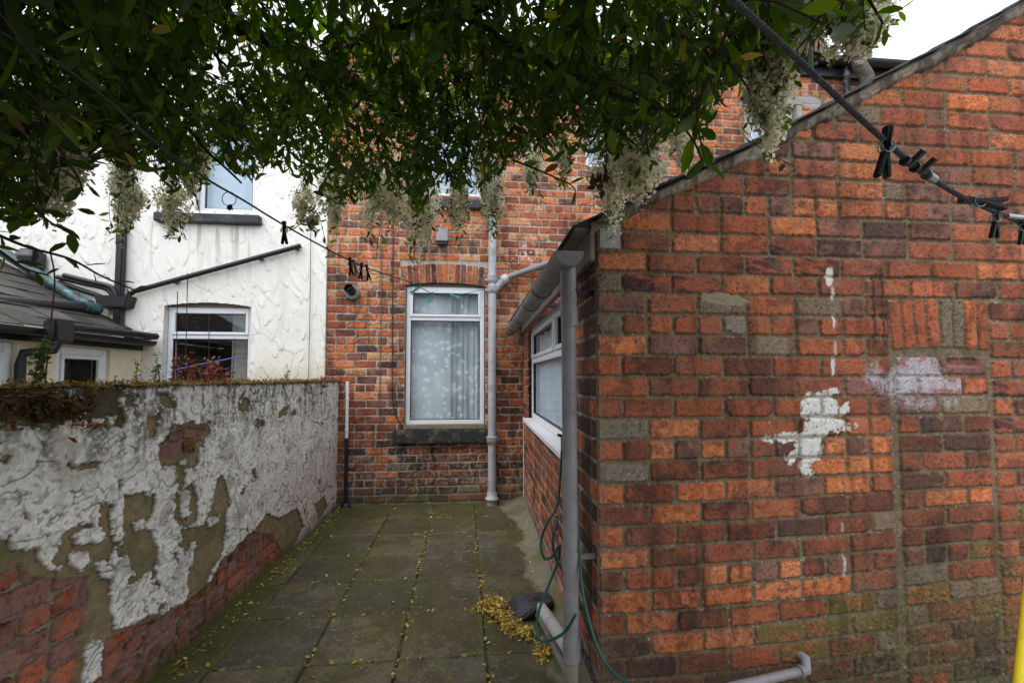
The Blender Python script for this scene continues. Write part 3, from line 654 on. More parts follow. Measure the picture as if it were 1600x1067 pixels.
# ================================================================== NEIGHBOUR'S RENDERED HOUSE (left)
nb = thing('rendered_house', (-3.4, YB, 0), 'house coated in white trowelled render beyond the yard wall', 'house')
nl, nr = atY(260, 478, YB), atY(391, 600, YB)
NW = (nl.x, nr.x, .95, nl.z)
ul, ur = atY(308, 330, YB), atY(399, 330, YB); UW = (ul.x, ur.x, ul.z, ul.z+1.25)
res = .0066; u = np.arange(-5.6, X0+.004, res); w = np.arange(0, 5.4, res)
uu, ww = np.meshgrid(u, w)
H = (fbm(uu, ww, 9, 4, 71)-.5)*.006; rs = np.random.default_rng(3)
nb_n = fbm(uu, ww, 60, 3, 72)
for j in range(int(5.5/.085)):
    zc = 5.45-j*.085
    for i in range(int(4.2/.105)):
        if rs.random() < .5: continue
        cx = -5.65+i*.105+(.05 if j % 2 else 0)+rs.uniform(-.045, .045); cz = zc+rs.uniform(-.04, .04)
        hu, hw = rs.uniform(.02, .045), rs.uniform(.08, .24); r = rs.uniform(-.55, -.0)+(.45 if rs.random() < .2 else 0)
        i0 = max(int((cx-.2-u[0])/res), 0); i1 = min(int((cx+.2-u[0])/res), len(u)); j0 = max(int((cz-.2)/res), 0); j1 = min(int((cz+.2)/res), len(w))
        if i1-i0 < 3 or j1-j0 < 3: continue
        S = (slice(j0, j1), slice(i0, i1)); x = uu[S]-cx; y = ww[S]-cz
        x, y = x*_c(-r)+y*_s(-r), -x*_s(-r)+y*_c(-r)
        # tongue of plaster: square at the top, round lower edge
        d = np.where(y > 0, np.maximum(np.abs(x)/hu, y/hw), np.hypot(x/hu, y/hw))+.25*(nb_n[S]-.5)
        m = sst(1.0, .93, d); lift = .001+.008*sst(.5, -1.0, y/hw)*rs.uniform(.25, 1.0)
        H[S] = H[S]*(1-m)+m*(H[S]*.6+lift)
cream = sst(1.9, 1.1, ww+.5*(fbm(uu, ww, 2, 3, 73)-.5))
C = mix(lin((246, 242, 234))[None, None]*.97*np.ones_like(uu)[..., None], lin((232, 222, 198))[None, None]*.92*np.ones_like(uu)[..., None], cream)*(.93+.12*nb_n)[..., None]
drt = sst(.62, .75, fbm(uu*2, ww*.5, 4, 4, 75)); C = mix(C, lin((170, 164, 150))[None, None]*np.ones_like(uu)[..., None], drt*.15)
sr0, sr1, sz0 = atY(240, 350, YB).x, atY(405, 350, YB).x, atY(300, 350, YB).z
rn = sst(.50, .66, fbm(uu*4, ww*.35, 5, 4, 76))*sst(sr0-.03, sr0+.02, uu)*sst(sr1+.03, sr1-.02, uu)*sst(sz0+.01, sz0, ww)*sst(sz0-.8, sz0, ww); C = mix(C, lin((128, 122, 108))[None, None]*np.ones_like(uu)[..., None], rn*.5)
f1c, f2c, _i = worley(uu+.12*fbm(uu, ww, 5, 3, 77), ww+.12*fbm(uu, ww, 5, 3, 78), 1.6, 79); hc = sst(.010, .002, (f2c-f1c)/1.6)*sst(.5, .6, fbm(uu, ww, 2, 2, 80)); C = mix(C, lin((120, 114, 102))[None, None]*np.ones_like(uu)[..., None], hc*.4); H -= hc*.003
edg = sst(.12, .0, ww-1.5+.3*(nb_n-.5)); C = mix(C, lin((186, 178, 150))[None, None]*np.ones_like(uu)[..., None], edg*.3)
xm2 = (NW[0]+NW[1])/2; h2_ = (NW[1]-NW[0])/2
keep = ~((uu > NW[0]) & (uu < NW[1]) & (ww > NW[2]) & (ww < NW[3]+.035-.04*((uu-xm2)/h2_)**2)) & ~((uu > UW[0]) & (uu < UW[1]) & (ww > UW[2]) & (ww < UW[3]))
panel('wall', (0, YB-.03, 0), (1, 0, 0), (0, 0, 1), (0, -1, 0), u, w, H, C, 'render', nb, keep)
mb = MB(); mb.box(X0-.02, X0+.0035, YB-.03, YB+.02, 0, 5.4); mb.build('render_edge', 'whitewash', nb)
f5, O5, w5, h5 = win_back(nb, NW[0]+.004, NW[1]-.004, NW[2], NW[3]+.0, YB-.05, .74, 'wide white window above the yard wall with dark glass')
room(f5, O5, BU, BN, w5, h5, .9, .14, 'dim'); reveal(nb, NW[0], NW[1], NW[2], NW[3]+.05, YB-.03, .1, 'whitewash')
mb = MB(); mb.box(NW[0], NW[1], YB+.03, YB+.05, NW[3]-.01, NW[3]+.07); mb.build('head_board', 'wood', f5)
mb = MB(); mb.box(NW[0]+.66*(NW[1]-NW[0]), NW[1]-.06, YB+.2, YB+.215, NW[2], NW[3]-.05); o = mb.build('grey_curtain', 'concrete'); tag(o, 'plain grey curtain at the right side of the neighbour\'s lower window', 'curtain')
f6, O6, w6, h6 = win_back(nb, UW[0]+.004, UW[1]-.004, UW[2], UW[3]-.004, YB-.05, .75, 'upper white window over the long dark sill')
room(f6, O6, BU, BN, w6, h6, .9, .14, 'pale'); pane_sheet(f6, O6, w6, h6); reveal(nb, UW[0], UW[1], UW[2], UW[3], YB-.03, .1, 'whitewash')
a, b = atY(240, 331, YB-.1), atY(405, 350, YB-.1); mb = MB(); mb.box(a.x, b.x, YB-.11, YB+.04, b.z, a.z); mb.build('sill', 'blacksill', f6, .008)

# neighbour's lean-to with slate roof
ne_ = thing('neighbour_lean_to', (XN, YB, 0), 'cream lean-to with a slate roof and two white windows at far left', 'building')
EZ = 1.80
def wy(px, py=545): return atX(px, py, XN).y
A0, A1 = wy(88), wy(173); B0, B1 = wy(-60), wy(26)
mb = MB(); t = .1
top_ = EZ+.02; wtop = 1.74
segs = [(1.6, B0), (B1, A0), (A1, YB-.04)]
for (a, b) in segs: mb.box(XN-t, XN, a, b, 0, top_)
for (a, b) in ((B0, B1), (A0, A1)): mb.box(XN-t, XN, a, b, wtop, top_); mb.box(XN-t, XN, a, b, 0, .7)
M['cream'] = mat('cream_render', (226, 216, 186), .85, var=.1, scale=7, bump=.6, bscale=18)
mb.build('wall', 'cream', ne_)
NU = V((0, 1, 0)); NN = V((1, 0, 0))
for (a, b, lb) in ((A0, A1, 'white window frame under the black gutter nearer the house'), (B0, B1, 'white window frame at the left edge of the photo')):
    O = V((XN-.03, a+.003, .7)); w_ = b-a-.006; h_ = wtop-.7-.003
    f = make_window(ne_, 'window', O, NU, NN, w_, h_, [(.07, w_-.07, .07, h_-.07, True)], fr=.07, label=lb); room(f, O, NU, NN, w_, h_, .8, .12)
r0 = atY(210, 521, YB); r1 = atY(10, 415, YB); slope = (r1.z-r0.z)/(r0.x-r1.x)
mb = MB(); x = XN+.10; i = 0; z = EZ+.06
while x > -6.2:
    y = 1.5-(i % 2)*.13
    while y < YB-.05:
        y2 = min(y+.28, YB-.045); tt = random.uniform(-.006, .006); zz = z+(XN+.10-x)*slope
        vs = [(x, y+.003, zz+.012+tt), (x-.27, y+.003, zz+.27*slope+tt), (x-.27, y2, zz+.27*slope+tt), (x, y2, zz+.012+tt)]; vs += [(p[0], p[1], p[2]+.009) for p in vs]
        mb.add(vs, [(0, 1, 2, 3), (4, 7, 6, 5), (0, 4, 5, 1), (1, 5, 6, 2), (2, 6, 7, 3), (3, 7, 4, 0)]); y = y2
    x -= .19; i += 1
mb.build('roof', 'slate', ne_)

# ================================================================== FLAKING YARD WALL (left)
yw = thing('yard_wall', (XL-.06, 3.4, 0), 'low yard wall with flaking grey render over crumbling red brick', 'wall')
WT = 1.425
res = .0037; u = np.arange(.9, YB+.01, res); w = np.arange(-.02, WT, res)
bricks = []
for k in range(16):
    course(bricks, .045+.0935*k, .9-.05, 5.3, 'R' if k % 2 else 'r', .236, .041, joint=.012, weights=(['R', 'U', 'D', 'P'], [5, 4, 1.5, 1.5]))
uu, ww, Hb, Cb, NZ = brick_field(u, w, bricks, (92, 82, 66), 81, proud=.016, wob=.008, rnd=.014, k=.9)
nf, nc, nm = NZ['nf'], NZ['nc'], NZ['nm']
n1 = fbm(uu, ww, 7, 5, 101); n2 = fbm(uu, ww, 22, 5, 102); n3 = fbm(uu, ww, 60, 4, 103)
def wp(px, py): p = atX(px, py, XL); return (p.y, p.z)
n4 = fbm(uu, ww, 110, 3, 104)
def pd(poly, fray=.05): return polydist(uu, ww, [wp(*p) for p in poly])+.026*(n2-.5)+.030*(n3-.5)+.012*(n4-.5)+(fray-.05)*.2*(n2-.5)
BR = [[(-80, 915), (0, 905), (20, 895), (45, 880), (60, 900), (110, 905), (150, 898), (152, 935), (140, 985), (128, 1067), (-80, 1200)],
      [(178, 998), (211, 981), (240, 971), (277, 957), (306, 934), (334, 910), (349, 884), (382, 850), (401, 832), (430, 835), (444, 856), (450, 870), (240, 1075), (120, 1110)],
      [(260, 692), (275, 675), (300, 667), (326, 672), (320, 690), (300, 705), (280, 716), (257, 718)],
      [(-60, 612), (60, 612), (102, 618), (100, 650), (60, 655), (-60, 652)]]
BM = [[(200, 775), (225, 768), (248, 772), (243, 800), (232, 820), (248, 835), (256, 855), (250, 880), (225, 901), (210, 890), (200, 860), (194, 830)],
      [(280, 770), (305, 752), (316, 790), (312, 815), (290, 825), (274, 810)], [(343, 748), (354, 740), (363, 780), (358, 815), (330, 830), (322, 815), (335, 790)],
      [(285, 828), (330, 815), (357, 815), (354, 860), (340, 885), (330, 905), (315, 932), (299, 925), (297, 880), (285, 850)],
      [(-60, 830), (20, 838), (30, 860), (60, 855), (100, 850), (105, 835), (130, 815), (160, 822), (163, 783), (182, 790), (190, 830), (178, 872), (158, 880), (165, 905), (110, 915), (-60, 920)],
      [(143, 608), (197, 606), (195, 650), (140, 656)], [(250, 610), (280, 625), (270, 640), (254, 634)], [(232, 650), (255, 645), (250, 682), (236, 686)],
      [(400, 826), (420, 802), (440, 808), (466, 793), (478, 820), (455, 870), (440, 855), (425, 833)], [(493, 788), (510, 773), (514, 792), (500, 815)],
      [(110, 725), (165, 721), (160, 732), (120, 736)], [(148, 900), (178, 902), (186, 985), (160, 1080), (125, 1080), (140, 980)], [(40, 795), (60, 793), (58, 815), (44, 812)],
      [(0, 712), (30, 708), (20, 720), (0, 722)], [(395, 735), (402, 728), (404, 745), (398, 748)], [(440, 640), (455, 632), (452, 648), (436, 655)], [(78, 830), (86, 828), (84, 842), (77, 842)],
      [(245, 720), (262, 708), (258, 724)], [(290, 705), (316, 700), (312, 735), (296, 728)]]
dbr = np.full(uu.shape, -9.)
for p in BR: dbr = np.maximum(dbr, pd(p, .045))
dbm = dbr+.028+.03*(n2-.5)
for p in BM: dbm = np.maximum(dbm, pd(p, .055))
isl = pd([(140, 1010), (165, 1000), (163, 1055), (135, 1075)], .04); dbm = np.where(isl > 0, -isl, dbm); dbr = np.where(isl > -.01, -.05, dbr)
for p in ([(66, 842), (98, 838), (97, 862), (84, 886), (68, 872)], [(119, 866), (146, 856), (148, 872), (134, 890), (118, 880)], [(124, 836), (140, 826), (168, 822), (170, 840), (150, 850), (126, 848)], [(180, 800), (198, 798), (198, 838), (184, 842)],
          [(285, 768), (300, 766), (299, 808), (288, 806)], [(86, 878), (104, 884), (102, 894), (88, 890)], [(292, 850), (310, 846), (304, 880), (294, 892)], [(214, 818), (226, 812), (228, 824), (218, 828)], [(328, 812), (346, 806), (344, 816), (330, 822)]):
    dbm = np.minimum(dbm, -pd(p, .04))
dbm = np.maximum(dbm, (n1-.74)*.35+(n2-.5)*.06+(n3-.5)*.03)
# plates of the finish coat, cracked and lifting
a = uu+.06*(n1-.5)+.03*(n2-.5); b = ww*1.25+.22*(uu-3)*.35+.06*(fbm(uu, ww, 7, 4, 111)-.5)+.03*(fbm(uu, ww, 22, 4, 112)-.5)
f1_, f2_, cid = worley(a, b, 3.6, 7); e1 = (f2_-f1_)/3.6
g1, g2, gid = worley(a*1.1+.3, b*1.3, 9., 17); e2 = (g2-g1)/9.
crk = sst(.0075, .002, e1+.006*(n3-.5))*sst(.50, .58, fbm(uu, ww, 3, 3, 113)); crk = np.maximum(crk, sst(.0065, .002, e2+.006*(n3-.5))*sst(.66, .70, fbm(uu, ww, 4, 3, 114)))
brown = sst(-.0015, .0015, dbm); bric = sst(-.002, .002, dbr)
Hs = .019+(cid-.5)*.006*sst(.40, .5, fbm(uu, ww, 3, 3, 113))+(gid-.5)*.0004+(n1-.5)*.016+(n2-.5)*.004+(n3-.5)*.0028
# trowel ridges: long shallow lifted edges that read as flakes
rid = fbm(a*1.0, b*1.4, 11, 4, 131); step = sst(.0, .03, (rid*7)%1.0)*sst(1.0, .75, (rid*7)%1.0); Hs += (1-step)*-.0035
terr = fbm(uu*.75+.05*(n2-.5)+.02*(n3-.5), ww*1.6+.06*(n2-.5)+.03*(n3-.5)-.10*uu, 3.2, 3, 171); tq = terr*9; tf = tq-np.floor(tq); gy_, gx_ = np.gradient(tq, res); gm = np.hypot(gx_, gy_)+.5; tm = sst(.38, .46, fbm(uu, ww, 5, 4, 172))
Hs += tm*(np.clip(tf*.11/np.maximum(.11, .03*gm), 0, 1)-.5)*.0048; lip_shade = sst(.009, .004, tf/gm)*tm*sst(.35, .5, n2+.2*(n3-.5)); lip2 = sst(.016, .004, (1-tf)/gm)*tm
Hs += .004*sst(-.022, -.003, dbm)            # curled edge next to a bare patch
Hs -= crk*.012
Hm = .006+(n1-.5)*.018+(n2-.5)*.008+(n3-.5)*.006
sp_ = sst(.55, .7, fbm(uu, ww, 13, 4, 140)); wht = lin((236, 232, 224)); gry = lin((190, 184, 174))
Cs = mix(wht[None, None]*np.ones_like(uu)[..., None], gry[None, None]*np.ones_like(uu)[..., None], sst(.36, .74, n1*.4+n2*.3+n3*.3)*.7)
Cs = mix(Cs, lin((84, 78, 70))[None, None]*np.ones_like(uu)[..., None], lip_shade*.7); Cs = mix(Cs, lin((222, 223, 228))[None, None]*np.ones_like(uu)[..., None], lip2*.35)  # shade line at each flake step, painted since the relief shades weakly
pink = sst(.9, .3, ww+.5*(n1-.5))*sst(3.1, 4.0, uu+.5*(n1-.5)); Cs = mix(Cs, lin((200, 178, 170))[None, None]*np.ones_like(uu)[..., None], pink*.6)
run = sst(.45, .62, fbm(uu*3, ww*.5, 7, 4, 150))*sst(.95, 1.38, ww+.2*(n1-.5)); Cs = mix(Cs, lin((74, 72, 72))[None, None]*np.ones_like(uu)[..., None], run*.85*sst(.3, .55, n3))
fleck = sst(.62, .68, fbm(uu, ww, 48, 4, 181)); Cs = mix(Cs, lin((92, 88, 82))[None, None]*np.ones_like(uu)[..., None], fleck*.5)
Cs = mix(Cs, lin((60, 56, 52))[None, None]*np.ones_like(uu)[..., None], crk*.85)
Cs = mix(Cs, lin((110, 104, 60))[None, None]*np.ones_like(uu)[..., None], sst(.62, .72, fbm(uu, ww, 9, 3, 160))*.35)
Cs = Cs*(.8+.4*n4)[..., None]
Cm = lin((134, 118, 90))[None, None]*(.6+.5*n3+.35*n2)[..., None]
Cm = mix(Cm, lin((98, 94, 60))[None, None]*np.ones_like(uu)[..., None], sst(.48, .62, n1)*.5)
dk_ = pd([(140, 606), (198, 604), (196, 652), (138, 658)], .03); Cm = mix(Cm, lin((74, 68, 60))[None, None]*(.6+.8*n3)[..., None], sst(-.01, .01, dk_)*.8)
H = Hs*(1-brown)+Hm*brown; H = H*(1-bric)+(Hb-.022+(n2-.5)*.01)*bric
edge_shade = sst(.007, .002, np.abs(dbm-.004))*sst(.3, .5, n2+.3*(n3-.5)); Cm = mix(Cm, lin((58, 50, 40))[None, None]*np.ones_like(uu)[..., None], edge_shade*.75)  # shadow line of the lifted render edge, painted into the brown coat
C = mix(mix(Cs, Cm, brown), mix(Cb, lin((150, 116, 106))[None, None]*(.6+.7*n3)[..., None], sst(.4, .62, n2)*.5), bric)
C = mix(C, lin((70, 72, 40))[None, None]*(.6+.8*n3)[..., None], sst(.13, .0, ww+.12*(n1-.5))*.65)
C = mix(C, lin((52, 46, 38))[None, None]*(.6+.8*n3)[..., None], sst(-.01, .02, pd(BR[3], .04))*.75)
C = mix(C, lin((66, 58, 46))[None, None]*(.6+.8*n3)[..., None], sst(1.40, 1.425, ww+.03*(n2-.5))*.8)
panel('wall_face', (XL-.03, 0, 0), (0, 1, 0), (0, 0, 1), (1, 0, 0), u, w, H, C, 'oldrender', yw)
us = np.arange(.9, YB, .02); xs = np.linspace(XL-.27, XL+.004, 12); SX, SY = np.meshgrid(xs, us)
Hz = WT-.003+.02*(fbm(SX, SY, 14, 3, 7)-.3); Hz[:, 0] = .6; Ct = lin((96, 84, 58))[None, None]*(.5+fbm(SX, SY, 30, 3, 8))[..., None]
idx = np.arange(SX.size).reshape(SX.shape); q = np.stack([idx[:-1, :-1], idx[:-1, 1:], idx[1:, 1:], idx[1:, :-1]], -1).reshape(-1, 4)
np_mesh('wall_top', np.stack([SX, SY, Hz], -1).reshape(-1, 3), q, 'oldrender', yw, Ct.reshape(-1, 3))
mb = MB(); mb.box(XL-.26, XL-.05, .9, YB-.04, 0, WT-.02); mb.build('wall_core', 'mortar', yw)

# ================================================================== GROUND
mb = MB(); mb.box(-40, 40, -25, 60, -.3, -.03); tag(mb.build('ground', 'earth'), kind='structure')
res = .006; u = np.arange(XL-.05, XE+.2, res); w = np.arange(.3, YB+.03, res); uu, ww = np.meshgrid(u, w)
n1 = fbm(uu, ww, 5, 5, 201); n2 = fbm(uu, ww, 25, 4, 202); n3 = fbm(uu, ww, 90, 3, 203)
SL = .457; jx0 = .07; ys = [atZ(735, y, 0).y for y in (1024.7, 956, 903.5, 865, 833.5, 808)]; jy0 = sum(y-i*SL for i, y in enumerate(ys))/len(ys)
skew = .016*(ww-3.2)
ju = (uu-jx0+skew+.004*(n2-.5))/SL; jw = (ww-jy0+.004*(n2-.5))/SL
ci, cj = np.floor(ju), np.floor(jw); fx = np.abs(ju-np.round(ju))*SL; fy = np.abs(jw-np.round(jw))*SL
jd = np.minimum(fx, fy); hsh = _hash(ci, cj, 5); h2s = _hash(ci, cj, 9); h3s = _hash(ci, cj, 13)
slab = sst(.003, .009, jd+.006*(n2-.5))
H = slab*(.012+(hsh-.5)*.010+(ju-ci-.5)*(h2s-.5)*.014+(jw-cj-.5)*(h3s-.5)*.014)+(n1-.5)*.008+(n3-.5)*.0018
base = np.stack([lin((104, 96, 80))*1., lin((92, 88, 78)), lin((112, 102, 78)), lin((98, 92, 76))])
C = base[np.clip((h2s*4).astype(int), 0, 3)]*(.62+.5*n2+.28*n3)[..., None]*(.74+.52*hsh)[..., None]
och = sst(.64, .8, hsh)*sst(.4, .6, n1); C = mix(C, lin((122, 104, 62))[None, None]*(.7+.5*n3)[..., None], och*.6)
C = mix(C, lin((96, 92, 44))[None, None]*(.6+.7*n3)[..., None], np.clip(sst(.5, .68, n1*.7+n2*.3)*.55+sst(4.3, 5.1, ww+.5*(n1-.5))*.55, 0, .85))
C = mix(C, lin((60, 58, 46))[None, None]*np.ones_like(uu)[..., None], sst(.45, .62, fbm(uu, ww, 11, 4, 207))*.5)
spk = (RNG.random(uu.shape) > .997)|(n3 > .74); C = mix(C, lin((176, 170, 150))[None, None]*np.ones_like(uu)[..., None], spk*.5)
C = mix(C, lin((34, 32, 20))[None, None]*(.6+.9*n3)[..., None], (1-slab)*.9)
C = C*.80; C = mix(C, lin((84, 80, 40))[None, None]*(.5+.8*n3)[..., None]*.8, sst(.40, .60, fbm(uu, ww, 2.6, 4, 231))*.6)
mossj = sst(.05, .0, jd)*sst(.48, .6, fbm(uu, ww, 6, 3, 208)); C = mix(C, lin((88, 92, 40))[None, None]*np.ones_like(uu)[..., None], mossj*.55)
C = mix(C, lin((74, 80, 34))[None, None]*(.6+.8*n3)[..., None], sst(.22, .03, uu-XL+.14*(n1-.5))*.8)
ce = sst(-.02, .03, uu-(.41+.03*(ww-3)*.6-.12*sst(4.5, 5.1, ww)+.22*(n1-.5)+.06*(n2-.5))); H = H*(1-ce)+ce*(.022+(n2-.5)*.006+.05*sst(.42, .6, uu))
cc_ = lin((122, 118, 102))[None, None]*(.6+.5*n2+.25*n1)[..., None]; cc_ = mix(cc_, lin((98, 96, 58))[None, None]*np.ones_like(uu)[..., None], sst(.46, .62, fbm(uu, ww, 4, 4, 209))*.75)
C = mix(C, cc_, ce)
o = panel('paving', (0, 0, 0), (1, 0, 0), (0, 1, 0), (0, 0, 1), u, w, H, C, 'paving'); tag(o, kind='structure')
mb = MB(); mb.box(XL-.3, 7, -3, .3, -.02, .006); mb.box(XE+.2, 7, .3, YG+.02, -.02, .004); o = mb.build('yard_floor', 'concrete'); tag(o, kind='structure')

# fallen leaves: joints, wall foot and the heap by the drain
def leafbits(n, pos, size, colf, name, label=None, m='litter', flat=.35, kind='stuff', wid=.28):
    rs = np.random.default_rng(len(name)+n)
    P = np.array([pos(rs) for _ in range(n)]); L = rs.uniform(*size, n); a = rs.uniform(0, 6.283, n); t = rs.normal(0, flat, n); t2 = rs.normal(0, flat, n)
    X = np.stack([np.cos(a)*np.cos(t), np.sin(a)*np.cos(t), np.sin(t)], -1); Yv = np.stack([-np.sin(a), np.cos(a), t2], -1); Yv /= np.linalg.norm(Yv, axis=1)[:, None]; Z = np.cross(X, Yv)
    tpl = [(-.5, 0, 0), (-.1, -wid, .06), (.5, 0, .03), (-.1, wid, .06)]
    Vs = np.stack([P+L[:, None]*(X*p[0]+Yv*p[1]+Z*p[2]) for p in tpl], 1).reshape(-1, 3)
    q = np.arange(n*4).reshape(-1, 4); Cc = np.repeat(np.array([colf(rs) for _ in range(n)]), 4, 0)
    o = np_mesh(name, Vs, q, m, None, Cc)
    return tag(o, kind=kind) if kind else o
YELS = [(206, 186, 92), (188, 164, 72), (168, 138, 66), (142, 108, 56), (196, 182, 112), (150, 150, 66), (110, 78, 46)]
colL = lambda rs: lin(YELS[rs.integers(len(YELS))])*rs.uniform(.7, 1.1)
def posj(rs):
    k = rs.random(); z = .016
    if k < .30: j = rs.choice([0, 0, 0, -1, -1, -1, -2]); y = rs.uniform(1.5, 5.0); return (jx0+j*SL-.016*(y-3.2)+rs.normal(0, .013), y, z)
    if k < .46: j = rs.choice([0, 0, 1, 1, 2, 3, 4, 5]); x = rs.uniform(XL+.1, .3); return (x, jy0+j*SL+rs.normal(0, .009), z)
    if k < .78: y = rs.uniform(1.5, 5.1); return (XL+.02+abs(rs.normal(0, .06)), y, .014+abs(rs.normal(0, .006)))
    if k < .93: y = rs.uniform(2.0, 4.9); return (.50+.02*(y-2.4)-abs(rs.normal(0, .03)), y, .03)
    return (rs.uniform(XL+.05, .45), rs.uniform(1.6, 5.0), .016)
leafbits(1000, posj, (.014, .038), colL, 'fallen_leaves')
hp_ = [atZ(px, py, .02) for px, py in ((757, 945), (775, 958), (788, 972), (806, 984), (828, 990), (848, 1020), (752, 950), (770, 940), (782, 948), (800, 982))]
def posh(rs):
    i = rs.integers(len(hp_)); c = hp_[i]; j = (i+1) % 5 if i < 5 else i; t = rs.random(); d = hp_[j]
    return (c.x*(1-t)+d.x*t+rs.normal(0, .022), c.y*(1-t)+d.y*t+rs.normal(0, .03), .014+abs(rs.normal(0, .014)))
leafbits(1900, posh, (.018, .044), lambda r: np.minimum(colL(r)*1.3, 1), 'leaf_heap', flat=.5, wid=.19)

# ================================================================== PIPES, GUTTERS AND OTHER FITTINGS
def pipething(name, label, cat, loc, group=None): return thing(name, loc, label, cat, group)
# soil stack on the back wall
sx = atY(769, 600, YB-.09).x; sy_ = YB-.085
t = pipething('soil_pipe', 'tall grey painted iron soil stack beside the back window', 'drainpipe', (sx, sy_, 0))
mb = MB(); mb.tube([(sx, sy_, .06), (sx, sy_, 5.35)], .047, 20); mb.build('pipe', 'castpipe', t)
for py in (687, 452, 436, 316):
    z = atY(769, py, sy_).z; mb = MB(); mb.tube([(sx, sy_, z-.045), (sx, sy_, z-.04), (sx, sy_, z+.03), (sx, sy_, z+.045)], [.052, .062, .062, .054], 20); mb.tube([(sx, sy_, z+.022), (sx, sy_, z+.036)], .067, 20); mb.box(sx-.085, sx+.085, sy_+.03, sy_+.06, z-.012, z+.012); mb.build('collar', 'castpipe', t)
mb = MB(); mb.tube([(sx, sy_, .0), (sx, sy_, .06), (sx, sy_, .065), (sx, sy_, .085), (sx, sy_, .09), (sx, sy_, .16)], [.062, .064, .078, .078, .060, .052], 20); mb.build('shoe', 'castpipe', t)
b0, b1, b2, b3 = V((sx, sy_, atY(769, 455, sy_).z)), atY(790, 436, sy_), atY(800, 431, sy_), atY(858, 411, sy_+.0)
mb = MB(); mb.tube([b0, (b0+b1)/2+V((0, 0, -.0)), b1], .045, 18); mb.tube([b1-(b2-b1)*.6, b1+(b2-b1)*.3], .058, 18); mb.build('branch', 'castpipe', t)
mb = MB(); mb.tube([b1, b2, b3, b3+(b3-b2)*.6], .036, 18); mb.build('branch_pipe', 'greypvc', t)
# extension gutter and downpipe
gx, gz = .418, 2.005; ga, gb = YG-.06, YB-.1
t = pipething('rain_gutter', 'weathered grey half-round gutter along the lean-to eaves', 'gutter', (gx, 3.4, gz))
def gutter(x0, y0, x1, y1, z, r, n=14, th=.004):
    vs = []; mb = MB()
    d = V((x1-x0, y1-y0, 0)).normalized(); s = V((d.y, -d.x, 0))
    for (x, y) in ((x0, y0), (x1, y1)):
        for rr in (r, r-th):
            for j in range(n+1):
                a = math.pi*j/n; vs.append(V((x, y, z))+s*(rr*_c(a))+V((0, 0, -rr*_s(a))))
    m = n+1; fs = []
    for j in range(n): fs += [(j, j+1, 2*m+j+1, 2*m+j), (m+j+1, m+j, 3*m+j, 3*m+j+1)]
    fs += [(0, 2*m, 3*m, m), (n, m+n, 3*m+n, 2*m+n)]; fs += [(j, m+j, m+j+1, j+1) for j in range(n)]+[(2*m+j, 2*m+j+1, 3*m+j+1, 3*m+j) for j in range(n)]
    mb.add(vs, fs, False); return mb
g = gutter(gx, ga, gx+.025, gb, gz, .060); g.build('trough', 'greygutter', t)
for Y in (2.62, 3.15, 3.9, 4.6): gutter(gx+.025*(Y-ga)/(gb-ga), Y-.035, gx+.025*(Y-ga)/(gb-ga), Y+.035, gz-.001, .067).build('joint_clip', 'greygutter', t)
gutter(gx, ga-.008, gx, ga+.15, gz, .064).build('outlet', 'greypvc', t)
mb = MB(); nn_ = 20; lp = [V((gx+.066*_c(math.pi*j/nn_), ga-.012, gz+.003-.066*_s(math.pi*j/nn_))) for j in range(nn_+1)]; mb.prism(lp, V((0, .012, 0))); mb.build('end_cap', 'greypvc', t, .002)
t2 = pipething('downpipe', 'grey plastic downpipe at the lean-to corner with the green hose beside it', 'drainpipe', (gx+.02, YG, 0))
px_, py_ = gx+.018, YG+.03
mb = MB(); mb.tube([(px_, py_, gz-.05), (px_, py_, gz-.13), (px_-.0, py_+.01, gz-.165)], .036, 18); mb.tube([(px_, py_, gz-.155), (px_+.004, py_+.008, gz-.185), (px_+.005, py_+.02, gz-.22), (px_+.006, py_+.022, gz-.27)], .037, 18); mb.build('offset_bend', 'greypvc', t2)
pt = V((px_+.006, py_+.022, gz-.24)); pb = V((px_+.010, py_+.022, .205))
mb = MB(); mb.tube([pt, pb], .034, 20); mb.build('pipe', 'greypvc', t2)
for z in (gz-.25, 1.03-.37, .275):
    mb = MB(); mb.tube([(pb.x, pb.y, z-.06), (pb.x, pb.y, z-.055), (pb.x, pb.y, z+.03)], .0385, 20); mb.build('socket', 'greypvc', t2)
zc = atY(889, 458, pb.y).z
mb = MB(); mb.tube([(pb.x, pb.y, zc-.018), (pb.x, pb.y, zc+.018)], .038, 20); mb.box(pb.x+.03, XE+.0, pb.y-.008, pb.y+.008, zc-.012, zc+.012); mb.build('bracket', 'blackpvc', t2)
mb = MB(); zc2 = .66; mb.tube([(pb.x, pb.y, zc2-.015), (pb.x, pb.y, zc2+.015)], .040, 20); mb.box(pb.x+.03, XE+.0, pb.y-.008, pb.y+.008, zc2-.01, zc2+.01); mb.build('bracket', 'greypvc', t2)
dc = atZ(822, 966, .02)
e0, e1 = V((pb.x-.012, pb.y+.01, .262)), atZ(846, 950, .07)
mb = MB(); mb.tube([e0, e0.lerp(e1, .12)+V((-.008, 0, .012)), e0.lerp(e1, .5), e1], .034, 18); mb.build('foot_pipe', 'paleplastic', t2)
mb = MB(); mb.tube([pb+V((0, 0, .01)), pb+V((0, 0, -.02)), pb+V((0, 0, -.21))], [.036, .030, .030], 16); mb.build('drain_stub', 'mortar', t2)
t = pipething('waste_pipe', 'thin grey waste pipe lying along the lean-to foot to the drain cover', 'drainpipe', (dc.x, dc.y, 0))
mb = MB(); a = atZ(845, 965, .05); b = atZ(893, 1062, .05); mb.tube([a, (a+b)/2, b, b+(b-a)*.5], .021, 16); mb.build('pipe', 'greypvc', t)
